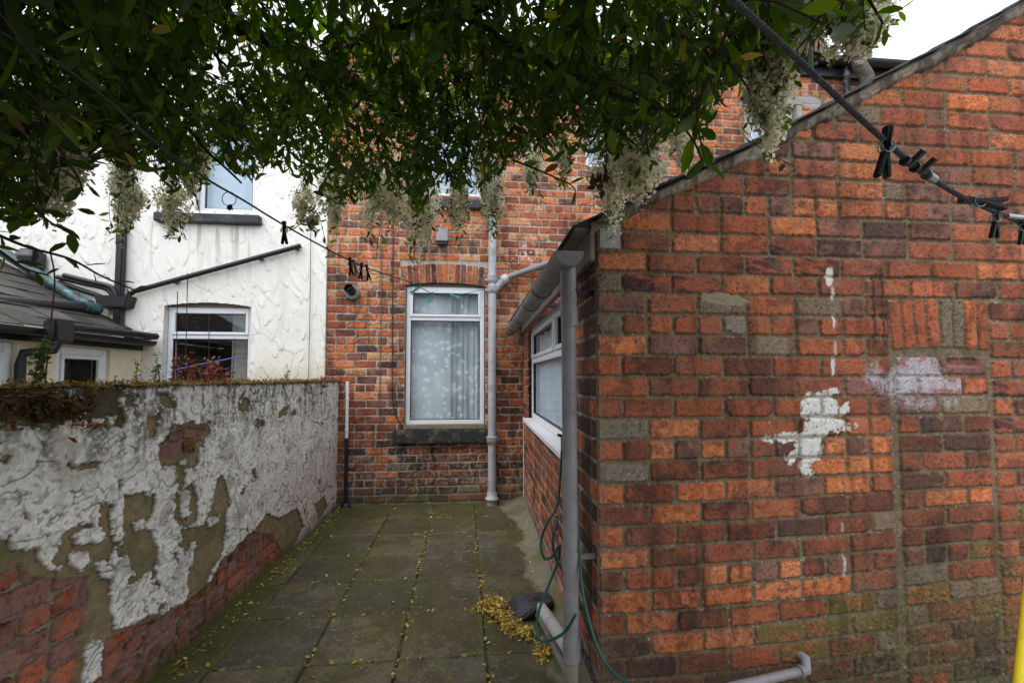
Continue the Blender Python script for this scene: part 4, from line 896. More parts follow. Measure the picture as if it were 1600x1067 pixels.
mb = MB(); mb.tube([a+(b-a)*.02, a-(b-a).normalized()*.03], .026, 16); mb.build('socket', 'greypvc', t)
# drain cover
t = pipething('drain_cover', 'black plastic drain cover with a slotted hole amid yellow leaves', 'drain cover', (dc.x, dc.y, 0))
M['hood'] = mat('dark_grey_plastic', (58, 60, 68), .5, var=.15, bump=.1, dirt=(88, 88, 88), dirt_amt=.4)
hv = [atZ(790, 944, 0), atZ(803, 973, 0), atZ(817, 973, 0), atZ(868, 953, .0), atZ(866, 935, 0), atZ(800, 934, 0), atZ(809, 927, .095), atZ(855, 923, .10), atZ(864, 940, .10), atZ(836, 951, .09), atZ(806, 953, .05)]
bm = bmesh.new(); [bm.verts.new(p) for p in hv]; r_ = bmesh.ops.convex_hull(bm, input=bm.verts); bmesh.ops.delete(bm, geom=list({g for g in r_['geom_interior'] if isinstance(g, bmesh.types.BMVert)}), context='VERTS')
bmesh.ops.dissolve_limit(bm, angle_limit=.25, verts=bm.verts, edges=bm.edges); bmesh.ops.bevel(bm, geom=list(bm.edges), offset=.009, segments=3, affect='EDGES', clamp_overlap=True)
me = bpy.data.meshes.new('cover'); bm.to_mesh(me); bm.free(); me.materials.append(M['hood']); cv = bpy.data.objects.new('cover', me); COL.objects.link(cv); attach(cv, t)
sc_ = atZ(841, 934, .0985); mb = MB(); mb.prism([sc_+V((.036*_c(j/16*6.283), .020*_s(j/16*6.283), 0)) for j in range(16)], Z1*.004); mb.build('slot', 'wire', t)
# hose and tap
hx = lambda px, py, X=.47: atX(px, py, X)
def smooth(pts, n=8):
    pts = [V(p) for p in pts]; out = []
    for i in range(len(pts)-1):
        p0 = pts[max(i-1, 0)]; p1 = pts[i]; p2 = pts[i+1]; p3 = pts[min(i+2, len(pts)-1)]
        for k in range(n):
            s = k/n; out.append(.5*((2*p1)+(p2-p0)*s+(2*p0-5*p1+4*p2-p3)*s*s+(3*p1-p0-3*p2+p3)*s**3))
    return out+[pts[-1]]
t = pipething('garden_hose', 'dark green garden hose looped around the grey downpipe', 'hose', (.45, 2.2, .2))
Yh = 2.08
H1 = [atY(x, y, Y) for x, y, Y in ((878, 702, 2.28), (875, 745, 2.26), (870, 790, 2.2), (852, 822, 2.12), (845, 850, 2.08), (851, 872, 2.06), (864, 868, 2.06), (874, 852, 2.05), (872, 876, 2.06), (858, 912, 2.03), (843, 950, 1.99), (838, 982, 1.97), (846, 1001, 1.94), (864, 998, 1.9), (884, 985, 1.87), (899, 960, 1.84))]
mb = MB(); mb.tube(smooth(H1), .0065, 10)
H2 = [atY(x, y, Y) for x, y, Y in ((866, 828, 2.15), (864, 850, 2.14), (868, 872, 2.13), (880, 892, 2.12))]; mb.tube(smooth(H2), .0065, 10)
H3 = [atY(x, y, Y) for x, y, Y in ((900, 735, 1.99), (903, 800, 1.96), (905, 860, 1.93), (910, 920, 1.88), (922, 975, 1.80), (940, 1025, 1.74), (968, 1058, 1.68), (1010, 1085, 1.6), (1060, 1110, 1.55))]; mb.tube(smooth(H3), .0062, 10)
mb.build('hose', 'hose', t)
a, b = atY(869, 806, 2.14), atY(867, 832, 2.14); mb = MB(); mb.tube([a, a*.5+b*.5, b], [.012, .011, .006], 12); mb.build('nozzle', 'steel', t)
tp = atY(880, 692, 2.30); t = pipething('outdoor_tap', 'small black tap fitting at the end of the white window sill', 'tap', tp)
mb = MB(); mb.tube([tp+V((.09, .02, .01)), tp+V((.01, 0, .012))], .012, 12); mb.tube([tp+V((0, 0, .03)), tp+V((0, 0, -.02)), tp+V((0, -.0, -.055))], [.014, .014, .011], 12); mb.build('body', 'steel', t)
mb = MB(); mb.tube([tp+V((-.03, -.01, .045)), tp+V((.0, 0, .035)), tp+V((.03, .01, .045))], .008, 8); mb.build('handle', 'blackpvc', t)
# stand pipe, vent, box, cables on the back wall
a, b = atY(543, 596, YB-.05), atY(540, 786, YB-.05)
t = pipething('stand_pipe', 'slim black pipe with a white upper half in the corner by the yard wall', 'drainpipe', (a.x, YB-.05, 0)); zb = atY(541, 684, YB-.05).z
mb = MB(); mb.tube([(a.x, a.y, zb-.02), (a.x, a.y, a.z)], .0175, 14); mb.build('upper_pipe', 'upvc', t)
mb = MB(); mb.tube([(a.x, a.y, .05), (a.x, a.y, zb)], .0205, 14); mb.tube([(a.x, a.y, 0), (a.x, a.y, .03), (a.x, a.y, .06)], [.06, .055, .024], 16); mb.build('lower_pipe', 'blackpvc', t)
for py in (623, 671):
    z = atY(541, py, a.y).z; mb = MB(); mb.tube([(a.x, a.y, z-.012), (a.x, a.y, z+.012)], .023, 14); mb.box(a.x-.012, a.x+.012, a.y, YB-.004, z-.008, z+.008); mb.build('clip', 'upvc', t)
c = atY(550, 457, YB-.03); t = pipething('round_vent', 'round grey flue vent sticking out of the brick left of the window', 'vent', (c.x, YB, c.z))
mb = MB(); mb.tube([(c.x, YB, c.z), (c.x, YB-.03, c.z), (c.x, YB-.045, c.z)], [.088, .086, .075], 24); mb.build('flange', 'greypvc', t)
mb = MB(); mb.tube([(c.x, YB-.03, c.z+.01), (c.x-.012, YB-.13, c.z+.03)], .052, 20, caps=False); mb.tube([(c.x, YB-.05, c.z+.015), (c.x-.004, YB-.06, c.z+.02)], .05, 20); mb.build('spout', 'blackpvc', t)
a, b = atY(682, 354, YB-.06), atY(700, 380, YB-.06); t = pipething('wall_lamp', 'small grey box lamp on the brick above the window arch', 'lamp', ((a.x+b.x)/2, YB, b.z))
mb = MB(); mb.prism([V((a.x, YB, a.z)), V((a.x, YB-.05, a.z-.01)), V((a.x, YB-.11, b.z+.01)), V((a.x, YB, b.z))], V((b.x-a.x, 0, 0))); mb.build('housing', 'greypvc', t, .008)
mb = MB(); mb.box(a.x+.01, b.x-.01, YB-.1, YB-.02, b.z-.025, b.z-.002); mb.build('lens', 'blackpvc', t, .004)
def cable(label, pts, r, m, cat='cable', name='wall_cable', group=None):
    mb = MB(); mb.tube(pts, r, 8); o = mb.build(name, m); return tag(o, label, cat, group)
Yc = YB-.016
cable('thin dusty cable running down the bricks, left of the darker one', [atY(x, y, Yc) for x, y in ((597, 270), (596, 400), (595, 520), (593, 640), (593, 676))], .0045, 'wire2')
cable('thin dark cable running down the bricks and curling in to the window sill', smooth([atY(x, y, Yc) for x, y in ((615, 270), (614, 400), (613, 540), (613, 615), (616, 640), (622, 655), (628, 668))]), .0055, 'wire')
cable('thin cable hanging down the white render near its right edge', [atY(x, y, YB-.055) for x, y in ((486, 300), (485, 450), (482, 592))], .004, 'wire2')
# black pipes on the neighbour's wall
Yn = YB-.085
def sqpipe(mb, p, q_, s):
    p, q_ = V(p), V(q_); d = (q_-p).normalized(); x = d.cross(V((0, 1, 0))).normalized(); y = x.cross(d); vs = []
    for e in (p, q_): vs += [e+x*s+y*s, e-x*s+y*s, e-x*s-y*s, e+x*s-y*s]
    mb.add(vs, [(0, 1, 2, 3), (7, 6, 5, 4), (0, 4, 5, 1), (1, 5, 6, 2), (2, 6, 7, 3), (3, 7, 4, 0)])
a, b, c = atY(192, 200, Yn), atY(187, 462, Yn), atY(183, 518, Yn); b.x = a.x = atY(189, 400, Yn).x
t = pipething('square_downpipe', 'square black downpipe with hopper head on the white render', 'drainpipe', (b.x, Yn, 1.9))
mb = MB(); sqpipe(mb, (a.x, Yn, 4.9), (a.x, Yn, b.z), .035); mb.build('upper_pipe', 'blackpvc', t, .008)
hl, hr = atY(156, 463, Yn), atY(209, 463, Yn); hb = atY(160, 481, Yn).z
mb = MB(); mb.prism([V((hl.x, Yn-.08, hl.z)), V((hr.x, Yn-.08, hl.z)), V((hr.x-.035, Yn-.08, hb)), V((hl.x+.035, Yn-.08, hb))], V((0, .15, 0))); mb.build('hopper', 'blackpvc', t, .008)
mb = MB(); sqpipe(mb, (c.x+.01, Yn, hb+.01), (c.x+.01, Yn, c.z-.02), .037); mb.build('lower_pipe', 'blackpvc', t, .008)
a, b = atY(203, 457, Yn), atY(470, 384, Yn)
t = pipething('sloping_pipe', 'thin black pipe sloping up the white render from the hopper', 'drainpipe', a); mb = MB(); mb.tube([a+V((-.02, 0, -.1)), a+V((-.015, 0, -.03)), a+V((.04, 0, .012)), b], .027, 14); mb.build('pipe', 'blackpvc', t)
for f_ in (.25, .75, .97):
    p = a.lerp(b, f_); mb = MB(); mb.box(p.x-.02, p.x+.02, Yn-.0, YB-.04, p.z-.03, p.z+.02); mb.build('clip', 'blackpvc', t)
for i, (p0, p1, lb) in enumerate((((93, 441), (160, 465), 'lowest of three lagged black pipes leading into the hopper'), ((90, 433), (168, 452), 'middle one of three lagged black pipes leading into the hopper'), ((100, 430), (172, 448), 'topmost of three lagged black pipes leading into the hopper'))):
    a, b = atY(*p0, Yn-.02*i), atY(*p1, Yn-.02*i); e = atY(p1[0]+9, p1[1]+14, Yn-.02*i)
    mb = MB(); mb.tube(smooth([a, a.lerp(b, .5), b, e]), .026, 12); o = mb.build('lagged_pipe', 'blackpvc'); tag(o, lb, 'pipe', 'lagged pipes feeding the hopper')
t = pipething('eaves_gutter', 'black gutter under the slates of the neighbour lean-to', 'gutter', (XN+.12, 3.5, EZ))
mb = gutter(XN+.115, 1.5, XN+.115, YB-.06, EZ+.055, .058); mb.build('trough', 'blackpvc', t)
mb = MB(); mb.box(XN+.002, XN+.03, 1.5, YB-.06, EZ-.045, EZ+.06); mb.build('fascia', 'blackpvc', t)
ex = XN+.2; p = [atX(x, y, ex) for x, y in ((80, 517), (208, 521))]; yb_ = YB-.12
t = pipething('eaves_pipe', 'black pipe lying over the gutter and dropping past the cream wall', 'drainpipe', p[0])
mb = MB(); zt_ = p[1].z; mb.tube([(p[1].x, yb_-.0, zt_), (p[1].x, p[0].y, zt_-.01)], .032, 14); mb.tube([(p[1].x-.3, yb_, zt_+.0), (p[1].x, yb_, zt_)], .036, 14); mb.build('pipe', 'blackpvc', t)
hp0 = V((p[1].x, p[0].y+.06, zt_)); mb = MB(); mb.box(hp0.x-.06, hp0.x+.055, hp0.y-.08, hp0.y+.10, zt_-.16, zt_+.035); mb.build('hopper', 'blackpvc', t, .02)
mb = MB(); mb.tube([(hp0.x, hp0.y, zt_-.15), (hp0.x-.0, hp0.y-.03, zt_-.22), (XN+.06, hp0.y-.12, zt_-.25), (XN+.06, hp0.y-.14, zt_-.34), (XN+.06, hp0.y-.14, .3)], .034, 14); mb.build('drop_pipe', 'blackpvc', t)
a, b = atY(138, 486, YB-.16), atY(28, 418, YB-.16); a.z += .05; b.z += .06; d = (b-a).normalized()
t = pipething('copper_pipe', 'verdigris stained pipe climbing the edge of the slate roof', 'pipe', a)
mb = MB(); mb.tube([a, b, b+d*1.2], .05, 16); mb.build('pipe', 'copper', t); mb = MB(); mb.tube([a-d*.08, a+d*.07], .062, 16); mb.tube([a+d*.0, a+d*.03], .07, 16); mb.build('collar', 'copper', t)
ea = a-d*.05; ea = ea+V((.05, -.02, -.0)); cc0 = atX(0, 471, ea.x-.0)
t = pipething('horizontal_pipe', 'black round pipe lying across the slates below the stained pipe', 'pipe', ea); mb = MB(); mb.tube([ea, ea+V((-.005, -.12, .0)), cc0, cc0+(cc0-ea)*.8], .05, 16); mb.build('pipe', 'blackpvc', t)
mb = MB(); mb.tube([ea+V((0, .02, .0)), ea+V((0, -.16, 0))], .058, 16); mb.build('collar', 'copper', t)
a = atY(45, 398, YB-.15); t = pipething('wall_light', 'dark hooded light on the render above the stained pipe', 'lamp', a)
mb = MB(); mb.box(a.x-.1, a.x+.1, YB-.2, YB-.04, a.z-.16, a.z+.06); mb.build('housing', 'blackpvc', t, .03); mb = MB(); mb.box(a.x-.08, a.x+.08, YB-.215, YB-.19, a.z-.03, a.z+.04); mb.build('lens', 'greypvc', t, .01)
# eaves gutter, pipes at the top right
gz2 = atY(1330, 100, 4.86).z
t = pipething('house_gutter', 'black gutter under the tall house roof against the white sky', 'gutter', (5, 4.86, gz2)); gutter(xp+.05, 4.86, 7.4, 4.86, gz2+.05, .065).build('trough', 'blackpvc', t)
a = atY(1325, 105, 4.9); t = pipething('bay_downpipe', 'black downpipe flecked with white below the house gutter', 'drainpipe', (a.x, 4.9, 3.5))
M['flecked'] = mat('flecked_black', (38, 38, 44), .5, var=.2, scale=20, bump=.1, dirt=(190, 190, 196), dirt_amt=.9)
mb = MB(); mb.tube([(a.x, 4.93, gz2), (a.x, 4.93, 3.0)], .038, 14); mb.build('pipe', 'flecked', t)
a = atY(1338, 92, 4.8); fx_ = a.x
t = pipething('flue_pipe', 'pale flue with a mossy bent foot rising past the eaves', 'flue', (fx_, 4.8, 4.6))
mb = MB(); mb.tube([(fx_, 4.78, atY(1338, 96, 4.78).z), (fx_, 4.78, atY(1338, 96, 4.78).z+1.1)], .062, 18); mb.build('pipe', 'greypvc' if False else 'castpipe', t)
M['mossy'] = mat('mossy_pipe', (84, 80, 72), .9, var=.5, scale=25, bump=.8, dirt=(130, 128, 116), dirt_amt=.7)
b0 = atY(1341, 88, 4.78); pts = [b0, atY(1342, 100, 4.78), atY(1349, 112, 4.78), atY(1355, 124, 4.78), atY(1355, 150, 4.78)]
mb = MB(); mb.tube(smooth(pts, 5), .075, 16); mb.tube([b0+V((0, 0, .03)), b0+V((0, 0, -.04))], .09, 16); mb.build('bend', 'mossy', t)
a = atY(1016, 250, YB-.06); t = pipething('black_downpipe', 'black downpipe in the corner where the house wall steps forward', 'drainpipe', (a.x, YB-.06, 2)); mb = MB(); mb.tube([(a.x, YB-.06, 5.2), (a.x, YB-.06, 2.2)], .04, 14); mb.build('pipe', 'blackpvc', t)
z = atY(1016, 200, YB-.06).z; mb = MB(); mb.tube([(a.x, YB-.06, z-.04), (a.x, YB-.06, z+.04)], .048, 14); mb.build('collar', 'blackpvc', t)
# white pipe stub by the foot of the gable, yellow pole
a, b = atY(1258, 1046, YG-.05), atY(1165, 1068, YG-.18)
t = pipething('wall_waste', 'short dirty white waste pipe with elbow low on the gable wall', 'drainpipe', a)
mb = MB(); mb.tube([a, b, b+(b-a)*.5], .018, 16); mb.build('pipe', 'greypvc', t); d = (b-a).normalized()
mb = MB(); mb.tube([a+d*.04, a+d*-.005, a+V((.02, .02, .03)), a+V((.0, .12, .035))], .022, 16); mb.tube([a+d*.035, a+d*.05], .025, 16); mb.build('elbow', 'greypvc', t)
a, b = atY(1614, 850, 1.62), atY(1591, 1067, 1.56); d = (b-a)
t = pipething('prop_pole', 'yellow clothes prop pole leaning at the right edge of the yard', 'pole', b)
mb = MB(); mb.tube([a-d*1.6, b+d*.25], .0155, 14); mb.build('pole', 'yellow', t); e_ = a-d*1.6; mb = MB(); mb.tube([e_+V((-.04, 0, .06)), e_, e_+V((.04, 0, .06))], .009, 10); mb.build('fork', 'yellow', t)

# ================================================================== WASHING LINES AND PEGS
def twisted(pts, r, strands=3, pitch=.03, n=8):
    pts = [V(p) for p in pts]; mb = MB(); L = [0]
    for i in range(1, len(pts)): L.append(L[-1]+(pts[i]-pts[i-1]).length)
    d = (pts[-1]-pts[0]).normalized(); x = d.cross(Z1).normalized(); y = x.cross(d)
    for s_ in range(strands):
        ps = []
        for p, l in zip(pts, L): a = 6.283*(l/pitch+s_/strands); ps.append(p+(x*_c(a)+y*_s(a))*r*.56)
        mb.tube(ps, r*.5, n)
    return mb
LP = [(1060, -70, .50), (1150, 5, .53), (1240, 87, .57), (1330, 172, .62), (1400, 235, .67), (1440, 268, .70), (1500, 306, .75), (1560, 333, .80), (1620, 358, .86), (1800, 430, 1.05)]
lp = smooth([atD(*p) for p in LP], 40)
t = thing('clothes_line', lp[0], 'thick grey twisted rope slung close in front of the gable', 'clothes line')
twisted(lp, .0042, 3, .020).build('rope', 'rope', t)
mb = MB(); a, b = atD(1405, 246, .672), atD(1450, 275, .708); d = (b-a).normalized(); sidev = d.cross(ray(1430, 260)).normalized()
for k, (f_, ln) in enumerate(((.35, .022), (.75, .022))):
    p = a.lerp(b, f_); mb.obox(p, sidev, d, d.cross(sidev), -.004, .022, -.003, .003, -.004, .004)
for f_ in (.2, .55, .95): p = a.lerp(b, f_); mb.tube([p-d*.003, p+d*.003], .0075, 10)
mb.build('tightener', 'blackpvc', t); mb = MB(); mb.tube([a.lerp(b, .9), b+d*.02], .0065, 10); mb.build('ferrule', 'steel', t); mb = MB(); mb.tube([atD(1572, 338, .81), atD(1600, 341, .83), atD(1640, 343, .85)], .005, 8); mb.build('hook', 'steel', t)
A_ = atY(757, 452, YB-.05); B_ = atD(-40, 30, .62)
def online(px, py):
    d = ray(px, py); ab = B_-A_
    den = d.x*ab.y-d.y*ab.x; s_ = (A_.x*ab.y-A_.y*ab.x)/den; return CAM+d*s_
G = [(757, 452), (720, 460), (690, 462), (672, 457), (640, 441), (600, 428), (560, 413), (520, 394), (444, 352), (380, 313), (320, 278), (240, 220), (160, 150), (80, 92), (0, 50), (-40, 26)]
gp_ = smooth([online(*p) for p in G], 6)
t = thing('washing_line', A_, 'thin green washing line stretched from the shrub to the back window', 'clothes line')
mb = MB(); mb.tube(gp_, .0028, 8); mb.build('cord', 'greenline', t); mb = MB(); mb.tube([A_+V((0, .05, 0)), A_, A_+V((0, -.012, -.015))], .004, 8); mb.build('eye_hook', 'steel', t)
rc_ = online(358, 300); dpt = (rc_-CAM).dot(CF); rr_ = 11/FOC*dpt
t = thing('hanging_ring', rc_, 'thin black ring with tiny clip hanging from the green line by the upper window', 'ring')
mb = MB(); cen = rc_-CU*rr_+CR*0; mb.tube([cen+CR*(rr_*_s(a))+CU*(rr_*_c(a)) for a in np.linspace(0, 6.2832, 25)], .0009, 6, caps=False); mb.build('ring', 'blackpvc', t)
mb = MB(); cb = cen-CU*rr_; mb.prism([cb+CR*(.4*rr_)*a+CU*(.5*rr_)*b for a, b in ((-.6, .3), (.6, .5), (.9, -1.1), (.3, -.7), (-.2, -1.2), (-.9, -.8))], CF*.006); mb.build('clip', 'blackpvc', t)
# blue cord on the neighbour side
cable('thin pale blue cord stretched across the neighbour yard behind the wall', smooth([atY(x, y, 3.6) for x, y in ((60, 606), (150, 601), (260, 582), (290, 574), (380, 556))]), .003, 'blue', 'cord', 'blue_cord')
# pegs
def peg_meshes():
    mb = MB()
    mb.add([(-.006, -.005, .012), (.002, -.005, .014), (.004, -.005, -.022), (.011, -.005, -.060), (.004, -.005, -.062), (-.003, -.005, -.024),
            (-.006, .005, .012), (.002, .005, .014), (.004, .005, -.022), (.011, .005, -.060), (.004, .005, -.062), (-.003, .005, -.024)],
           [(0, 1, 2, 5), (5, 2, 3, 4), (6, 11, 8, 7), (11, 10, 9, 8), (0, 6, 7, 1), (1, 7, 8, 2), (2, 8, 9, 3), (3, 9, 10, 4), (4, 10, 11, 5), (5, 11, 6, 0)])
    l = mb.build('leg', 'blackpeg', None, .0015); mb2 = MB()
    mb2.v = [(-x, y, z) for x, y, z in mb.v]; mb2.f = [f[::-1] for f in mb.f]; mb2.sm = mb.sm
    r = mb2.build('leg', 'blackpeg', None, .0015)
    mb3 = MB(); mb3.tube([(.010*_c(a), .0065*(a/9.42-1), -.016+.010*_s(a)) for a in np.linspace(0, 18.8, 40)], .0009, 6); s = mb3.build('spring', 'steel')
    return l, r, s
PL, PR, PS = peg_meshes(); first_peg = [True]
def peg(loc, right, down, label, m='blackpeg', scale=1., open_=0):
    t = thing('clothes_peg', loc, label, 'clothes peg', 'clothes pegs on the washing lines')
    y = down.cross(right).normalized(); z = -down.normalized(); x = y.cross(z).normalized()
    R_ = Matrix((x, y, z)).transposed().to_4x4(); t.matrix_basis = Matrix.Translation(loc) @ R_ @ Matrix.Scale(scale, 4)
    for src in (PL, PR, PS):
        if first_peg[0]: c = src
        else: c = src.copy(); COL.objects.link(c)
        c.parent = t
        if src is not PS and m != 'blackpeg': c.material_slots[0].link = 'OBJECT'; c.material_slots[0].material = M[m]
    first_peg[0] = False
def pegpx(p, right, down, *a, **k):
    r = CR*right[0]-CU*right[1]; d = CR*down[0]-CU*down[1]; peg(p, r.normalized(), d.normalized(), *a, **k)
pegpx(online(444, 352), (1, .15), (.02, 1), 'black peg hanging alone on the green line before the white render', scale=.95)
pegpx(online(547, 407), (1, .2), (.1, 1), 'leftmost black peg of the cluster on the green line before the brick', scale=1.)
pegpx(online(553, 410), (1, .2), (.25, 1), 'grey peg in the middle of the cluster on the green line', m='greypvc', scale=.95)
pegpx(online(565, 415), (1, .1), (-.1, 1), 'black peg right of the grey one in the cluster on the green line', scale=.95)
pegpx(online(573, 418), (1, .1), (.2, 1), 'rightmost black peg of the cluster on the green line before the brick', scale=.95)
pegpx(online(655, 449), (.4, -.8), (-.7, .5), 'leftmost of three teal pegs on the green line at the back window', m='tealpeg', scale=1.1)
pegpx(online(676, 459), (1, .3), (-.45, 1), 'middle teal peg hanging straight down over the window', m='tealpeg', scale=1.1)
pegpx(online(706, 461), (.2, -1), (1, .35), 'rightmost teal peg lying along the line at the window', m='tealpeg', scale=1.1)
pegpx(atD(1386, 212, .655), (.8, -.35), (-.12, 1), 'large black peg near the left of the thick grey rope', scale=1.05)
pegpx(atD(1512, 313, .76), (.15, 1), (1, .1), 'black peg lying sideways on the grey rope', scale=1.1)
pegpx(atD(1556, 330, .795), (1, .1), (-.05, 1), 'black peg hanging straight on the grey rope near the right edge', scale=.8)
pegpx(atD(1596, 347, .83), (1, .1), (.05, 1), 'black peg cut by the right edge of the photo', scale=.7)

# ================================================================== THE OVERHANGING SHRUB
shrub = thing('overhanging_shrub', (-1.1, -.4, 1.4), 'dark evergreen shrub hanging over the yard with creamy white blossom', 'shrub')
FR = np.array([(-200, 360), (0, 352), (60, 352), (90, 325), (118, 290), (135, 255), (170, 250), (200, 280), (240, 262), (265, 310), (300, 265), (350, 258), (395, 292), (420, 262), (470, 285), (520, 322), (560, 320), (600, 300), (640, 325), (660, 342), (690, 292), (725, 318), (760, 310), (790, 285), (830, 262), (870, 290), (905, 262), (950, 285), (985, 268), (1010, 280), (1030, 255), (1065, 235), (1100, 250), (1125, 180), (1150, 160), (1180, 125), (1215, 110), (1235, 90), (1260, 70), (1300, 60), (1340, 60), (1375, 48), (1392, 20), (1400, -60), (1420, -400)], float)
FR[:, 1] -= 26*np.exp(-((FR[:, 0]-980)/260)**4)
def fringe(px): return np.interp(px, FR[:, 0], FR[:, 1], left=350, right=-900)
mind_x = [-300, 0, 150, 330, 500, 800, 960, 1100, 1250, 1400]; mind_y = [.75, .8, 1.05, 1.5, 1.6, 1.5, 1.2, .95, .9, .95]
def ok(P):
    x, y, z = projnp(P); d = np.linalg.norm(P-np.array(CAM), axis=1); vis = z > .05
    inframe = vis & (x > -250) & (x < 1850) & (y > -250)
    near = np.interp(x, mind_x, mind_y)
    lo = fringe(x)
    bad = inframe & ((d < near) | (y > lo))
    clear = (P[:, 2] > 1.75) | (P[:, 1] < -1.0)
    return ~bad & clear & (np.hypot(P[:, 0], P[:, 1]) > .5)
# leaf template: folded, pointed blade along +X, unit length
LT = np.array([(0, 0, 0), (.22, -.13, .035), (.22, 0, -.01), (.22, .13, .035), (.58, -.19, .02), (.58, 0, -.035), (.58, .19, .02), (.86, -.10, -.03), (.86, 0, -.07), (.86, .10, -.03), (1, 0, -.12)])
LF = [(0, 1, 2, 2), (0, 2, 3, 3), (1, 4, 5, 2), (2, 5, 6, 3), (4, 7, 8, 5), (5, 8, 9, 6), (7, 10, 8, 8), (8, 10, 9, 9)]
LQ = np.array([f for f in LF if len(set(f)) == 4]); LTr = np.array([f[:3] for f in LF if len(set(f)) == 3])
leaves = []; twigs = MB(); rs = np.random.default_rng(12)
def add_leaf(p, d, up, L, wd): leaves.append((p, d, up, L, wd, 1.))
def twig(p0, d, ln, leafL, gap=.024, r=.0016, droop=.5, br=1.):
    br = rs.uniform(.9, 2.1); n = max(int(ln/gap), 4); p = np.array(p0, float); d = np.array(d, float); pts = [p.copy()]; cand = []
    side = rs.uniform(0, 6.28)
    for i in range(n):
        d = d+np.array([rs.normal(0, .07), rs.normal(0, .07), -droop*.05+rs.normal(0, .05)]); d /= np.linalg.norm(d); p = p+d*gap; pts.append(p.copy())
        side += 2.4
        a = np.cross(d, [0, 0, 1.]); na = np.linalg.norm(a); a = a/na if na > 1e-3 else np.array([1., 0, 0]); b = np.cross(a, d)
        o_ = a*math.cos(side)+b*math.sin(side); ld = d*rs.uniform(.35, .8)+o_*rs.uniform(.5, .9)+np.array([0, 0, rs.uniform(-.35, .15)]); ld /= np.linalg.norm(ld)
        cand.append((p.copy(), ld, b+rs.normal(0, .45, 3), leafL*rs.uniform(.7, 1.25), rs.uniform(.7, 1.1), br*rs.uniform(.8, 1.2)))
    P = np.array([c[0]+c[1]*c[3]*.9 for c in cand]); okm = ok(P); okp = ok(np.array(pts))
    for c, k in zip(cand, okm):
        if k: leaves.append(c)
    run = []
    for q_, k in zip(pts, okp):
        if k: run.append(q_)
        else: break
    if len(run) > 2: twigs.tube(run[::2]+([run[-1]] if len(run) % 2 == 0 else []), r, 4, caps=False)
    return pts
cnt = 0
for i in range(40000):
    if cnt >= 4700: break
    X = rs.uniform(-2.5, 1.25); Y = rs.uniform(-1.9, 2.25); Zz = rs.uniform(1.8, 3.1) if Y > -1.1 else rs.uniform(.3, 3.1)  # twigs over and behind the camera are added to block skylight
    if X > .75+.25*Y and Zz > 2.7: continue
    p = np.array([X, Y, Zz])
    if not ok(p[None])[0]: continue
    x, y, z = projnp(p[None]); infr = z[0] > .05 and -150 < x[0] < 1650 and -150 < y[0]
    if not infr and rs.random() < .40: continue
    if infr and rs.random() > np.interp(fringe(x)[0]-y[0], [0, 70, 160], [.07, .24, 1.]): continue
    d = np.array([rs.normal(0, .5), rs.normal(.35, .4), rs.normal(-.35, .4)]); d /= np.linalg.norm(d)
    twig(p, d, rs.uniform(.16, .4), rs.uniform(.036, .056) if infr else rs.uniform(.08, .1), gap=.018 if infr else .03); cnt += 1
for i in range(2100):  # big-leaf upper crown, mostly unseen, added to keep skylight out of the canopy
    p = np.array([rs.uniform(-2.5, 1.0), rs.uniform(-1.6, 1.85), rs.uniform(2.55, 3.4)])
    x, y, z = projnp(p[None])
    if p[0] > .6+.2*p[1] or not ok(p[None])[0] or (z[0] > .05 and y[0] > fringe(x)[0]-130): continue
    d = np.array([rs.normal(0, .5), rs.normal(.2, .5), rs.normal(-.1, .3)]); d /= np.linalg.norm(d); twig(p, d, .34, rs.uniform(.06, .085), gap=.026)
# drooping sprays that make the ragged lower edge
for i in range(330):
    px = rs.uniform(-60, 1340); py = fringe(np.array([px]))[0]-rs.uniform(0, 1)**1.4*110
    dm = np.interp(px, mind_x, mind_y)+rs.uniform(.03, .45); p = np.array(atD(px, py, dm))
    d = np.array([rs.normal(0, .45), rs.normal(.1, .3), -.7]); d /= np.linalg.norm(d)
    twig(p-d*.2, d, .26, rs.uniform(.036, .054), gap=.020, droop=.8)
def longtwig(pxs, leafL, every=.03):
    pts = smooth([atD(*p) for p in pxs], 10); tw = MB(); twigs.tube(pts, [.003*(1-.7*i/len(pts))+.0008 for i in range(len(pts))], 5)
    acc = 0; side = 0
    for i in range(1, len(pts)):
        seg = (pts[i]-pts[i-1]); acc += seg.length
        if acc > every:
            acc = 0; side += 2.3; d = np.array(seg.normalized()); a = np.cross(d, [0, 0, 1.]); a /= np.linalg.norm(a)+1e-6; b = np.cross(a, d)
            o_ = a*math.cos(side)+b*math.sin(side); ld = d*.6+o_*.8; ld /= np.linalg.norm(ld)
            leaves.append((np.array(pts[i]), ld, b+rs.normal(0, .3, 3), leafL*rs.uniform(.7, 1.2), 1., rs.uniform(.9, 2.1)))
longtwig([(-30, 355, .95), (40, 385, .97), (110, 405, 1.0), (160, 432, 1.02), (215, 455, 1.05)], .038, .018)
longtwig([(-30, 372, .9), (10, 400, .92), (40, 420, .95), (75, 430, .97)], .036, .018)
longtwig([(-20, 250, .85), (30, 300, .88), (75, 345, .9), (120, 368, .92)], .06, .03)
longtwig([(60, 180, .85), (90, 230, .87), (120, 275, .9), (130, 300, .9)], .062, .026)
longtwig([(1150, 20, .95), (1110, 110, .95), (1090, 180, .97), (1100, 245, .99)], .072, .028)
longtwig([(960, 130, 1.0), (1030, 165, 1.0), (1080, 215, 1.0), (1100, 262, 1.0)], .07, .026)
longtwig([(1090, 60, .95), (1140, 100, .95), (1170, 140, .95)], .068, .026)
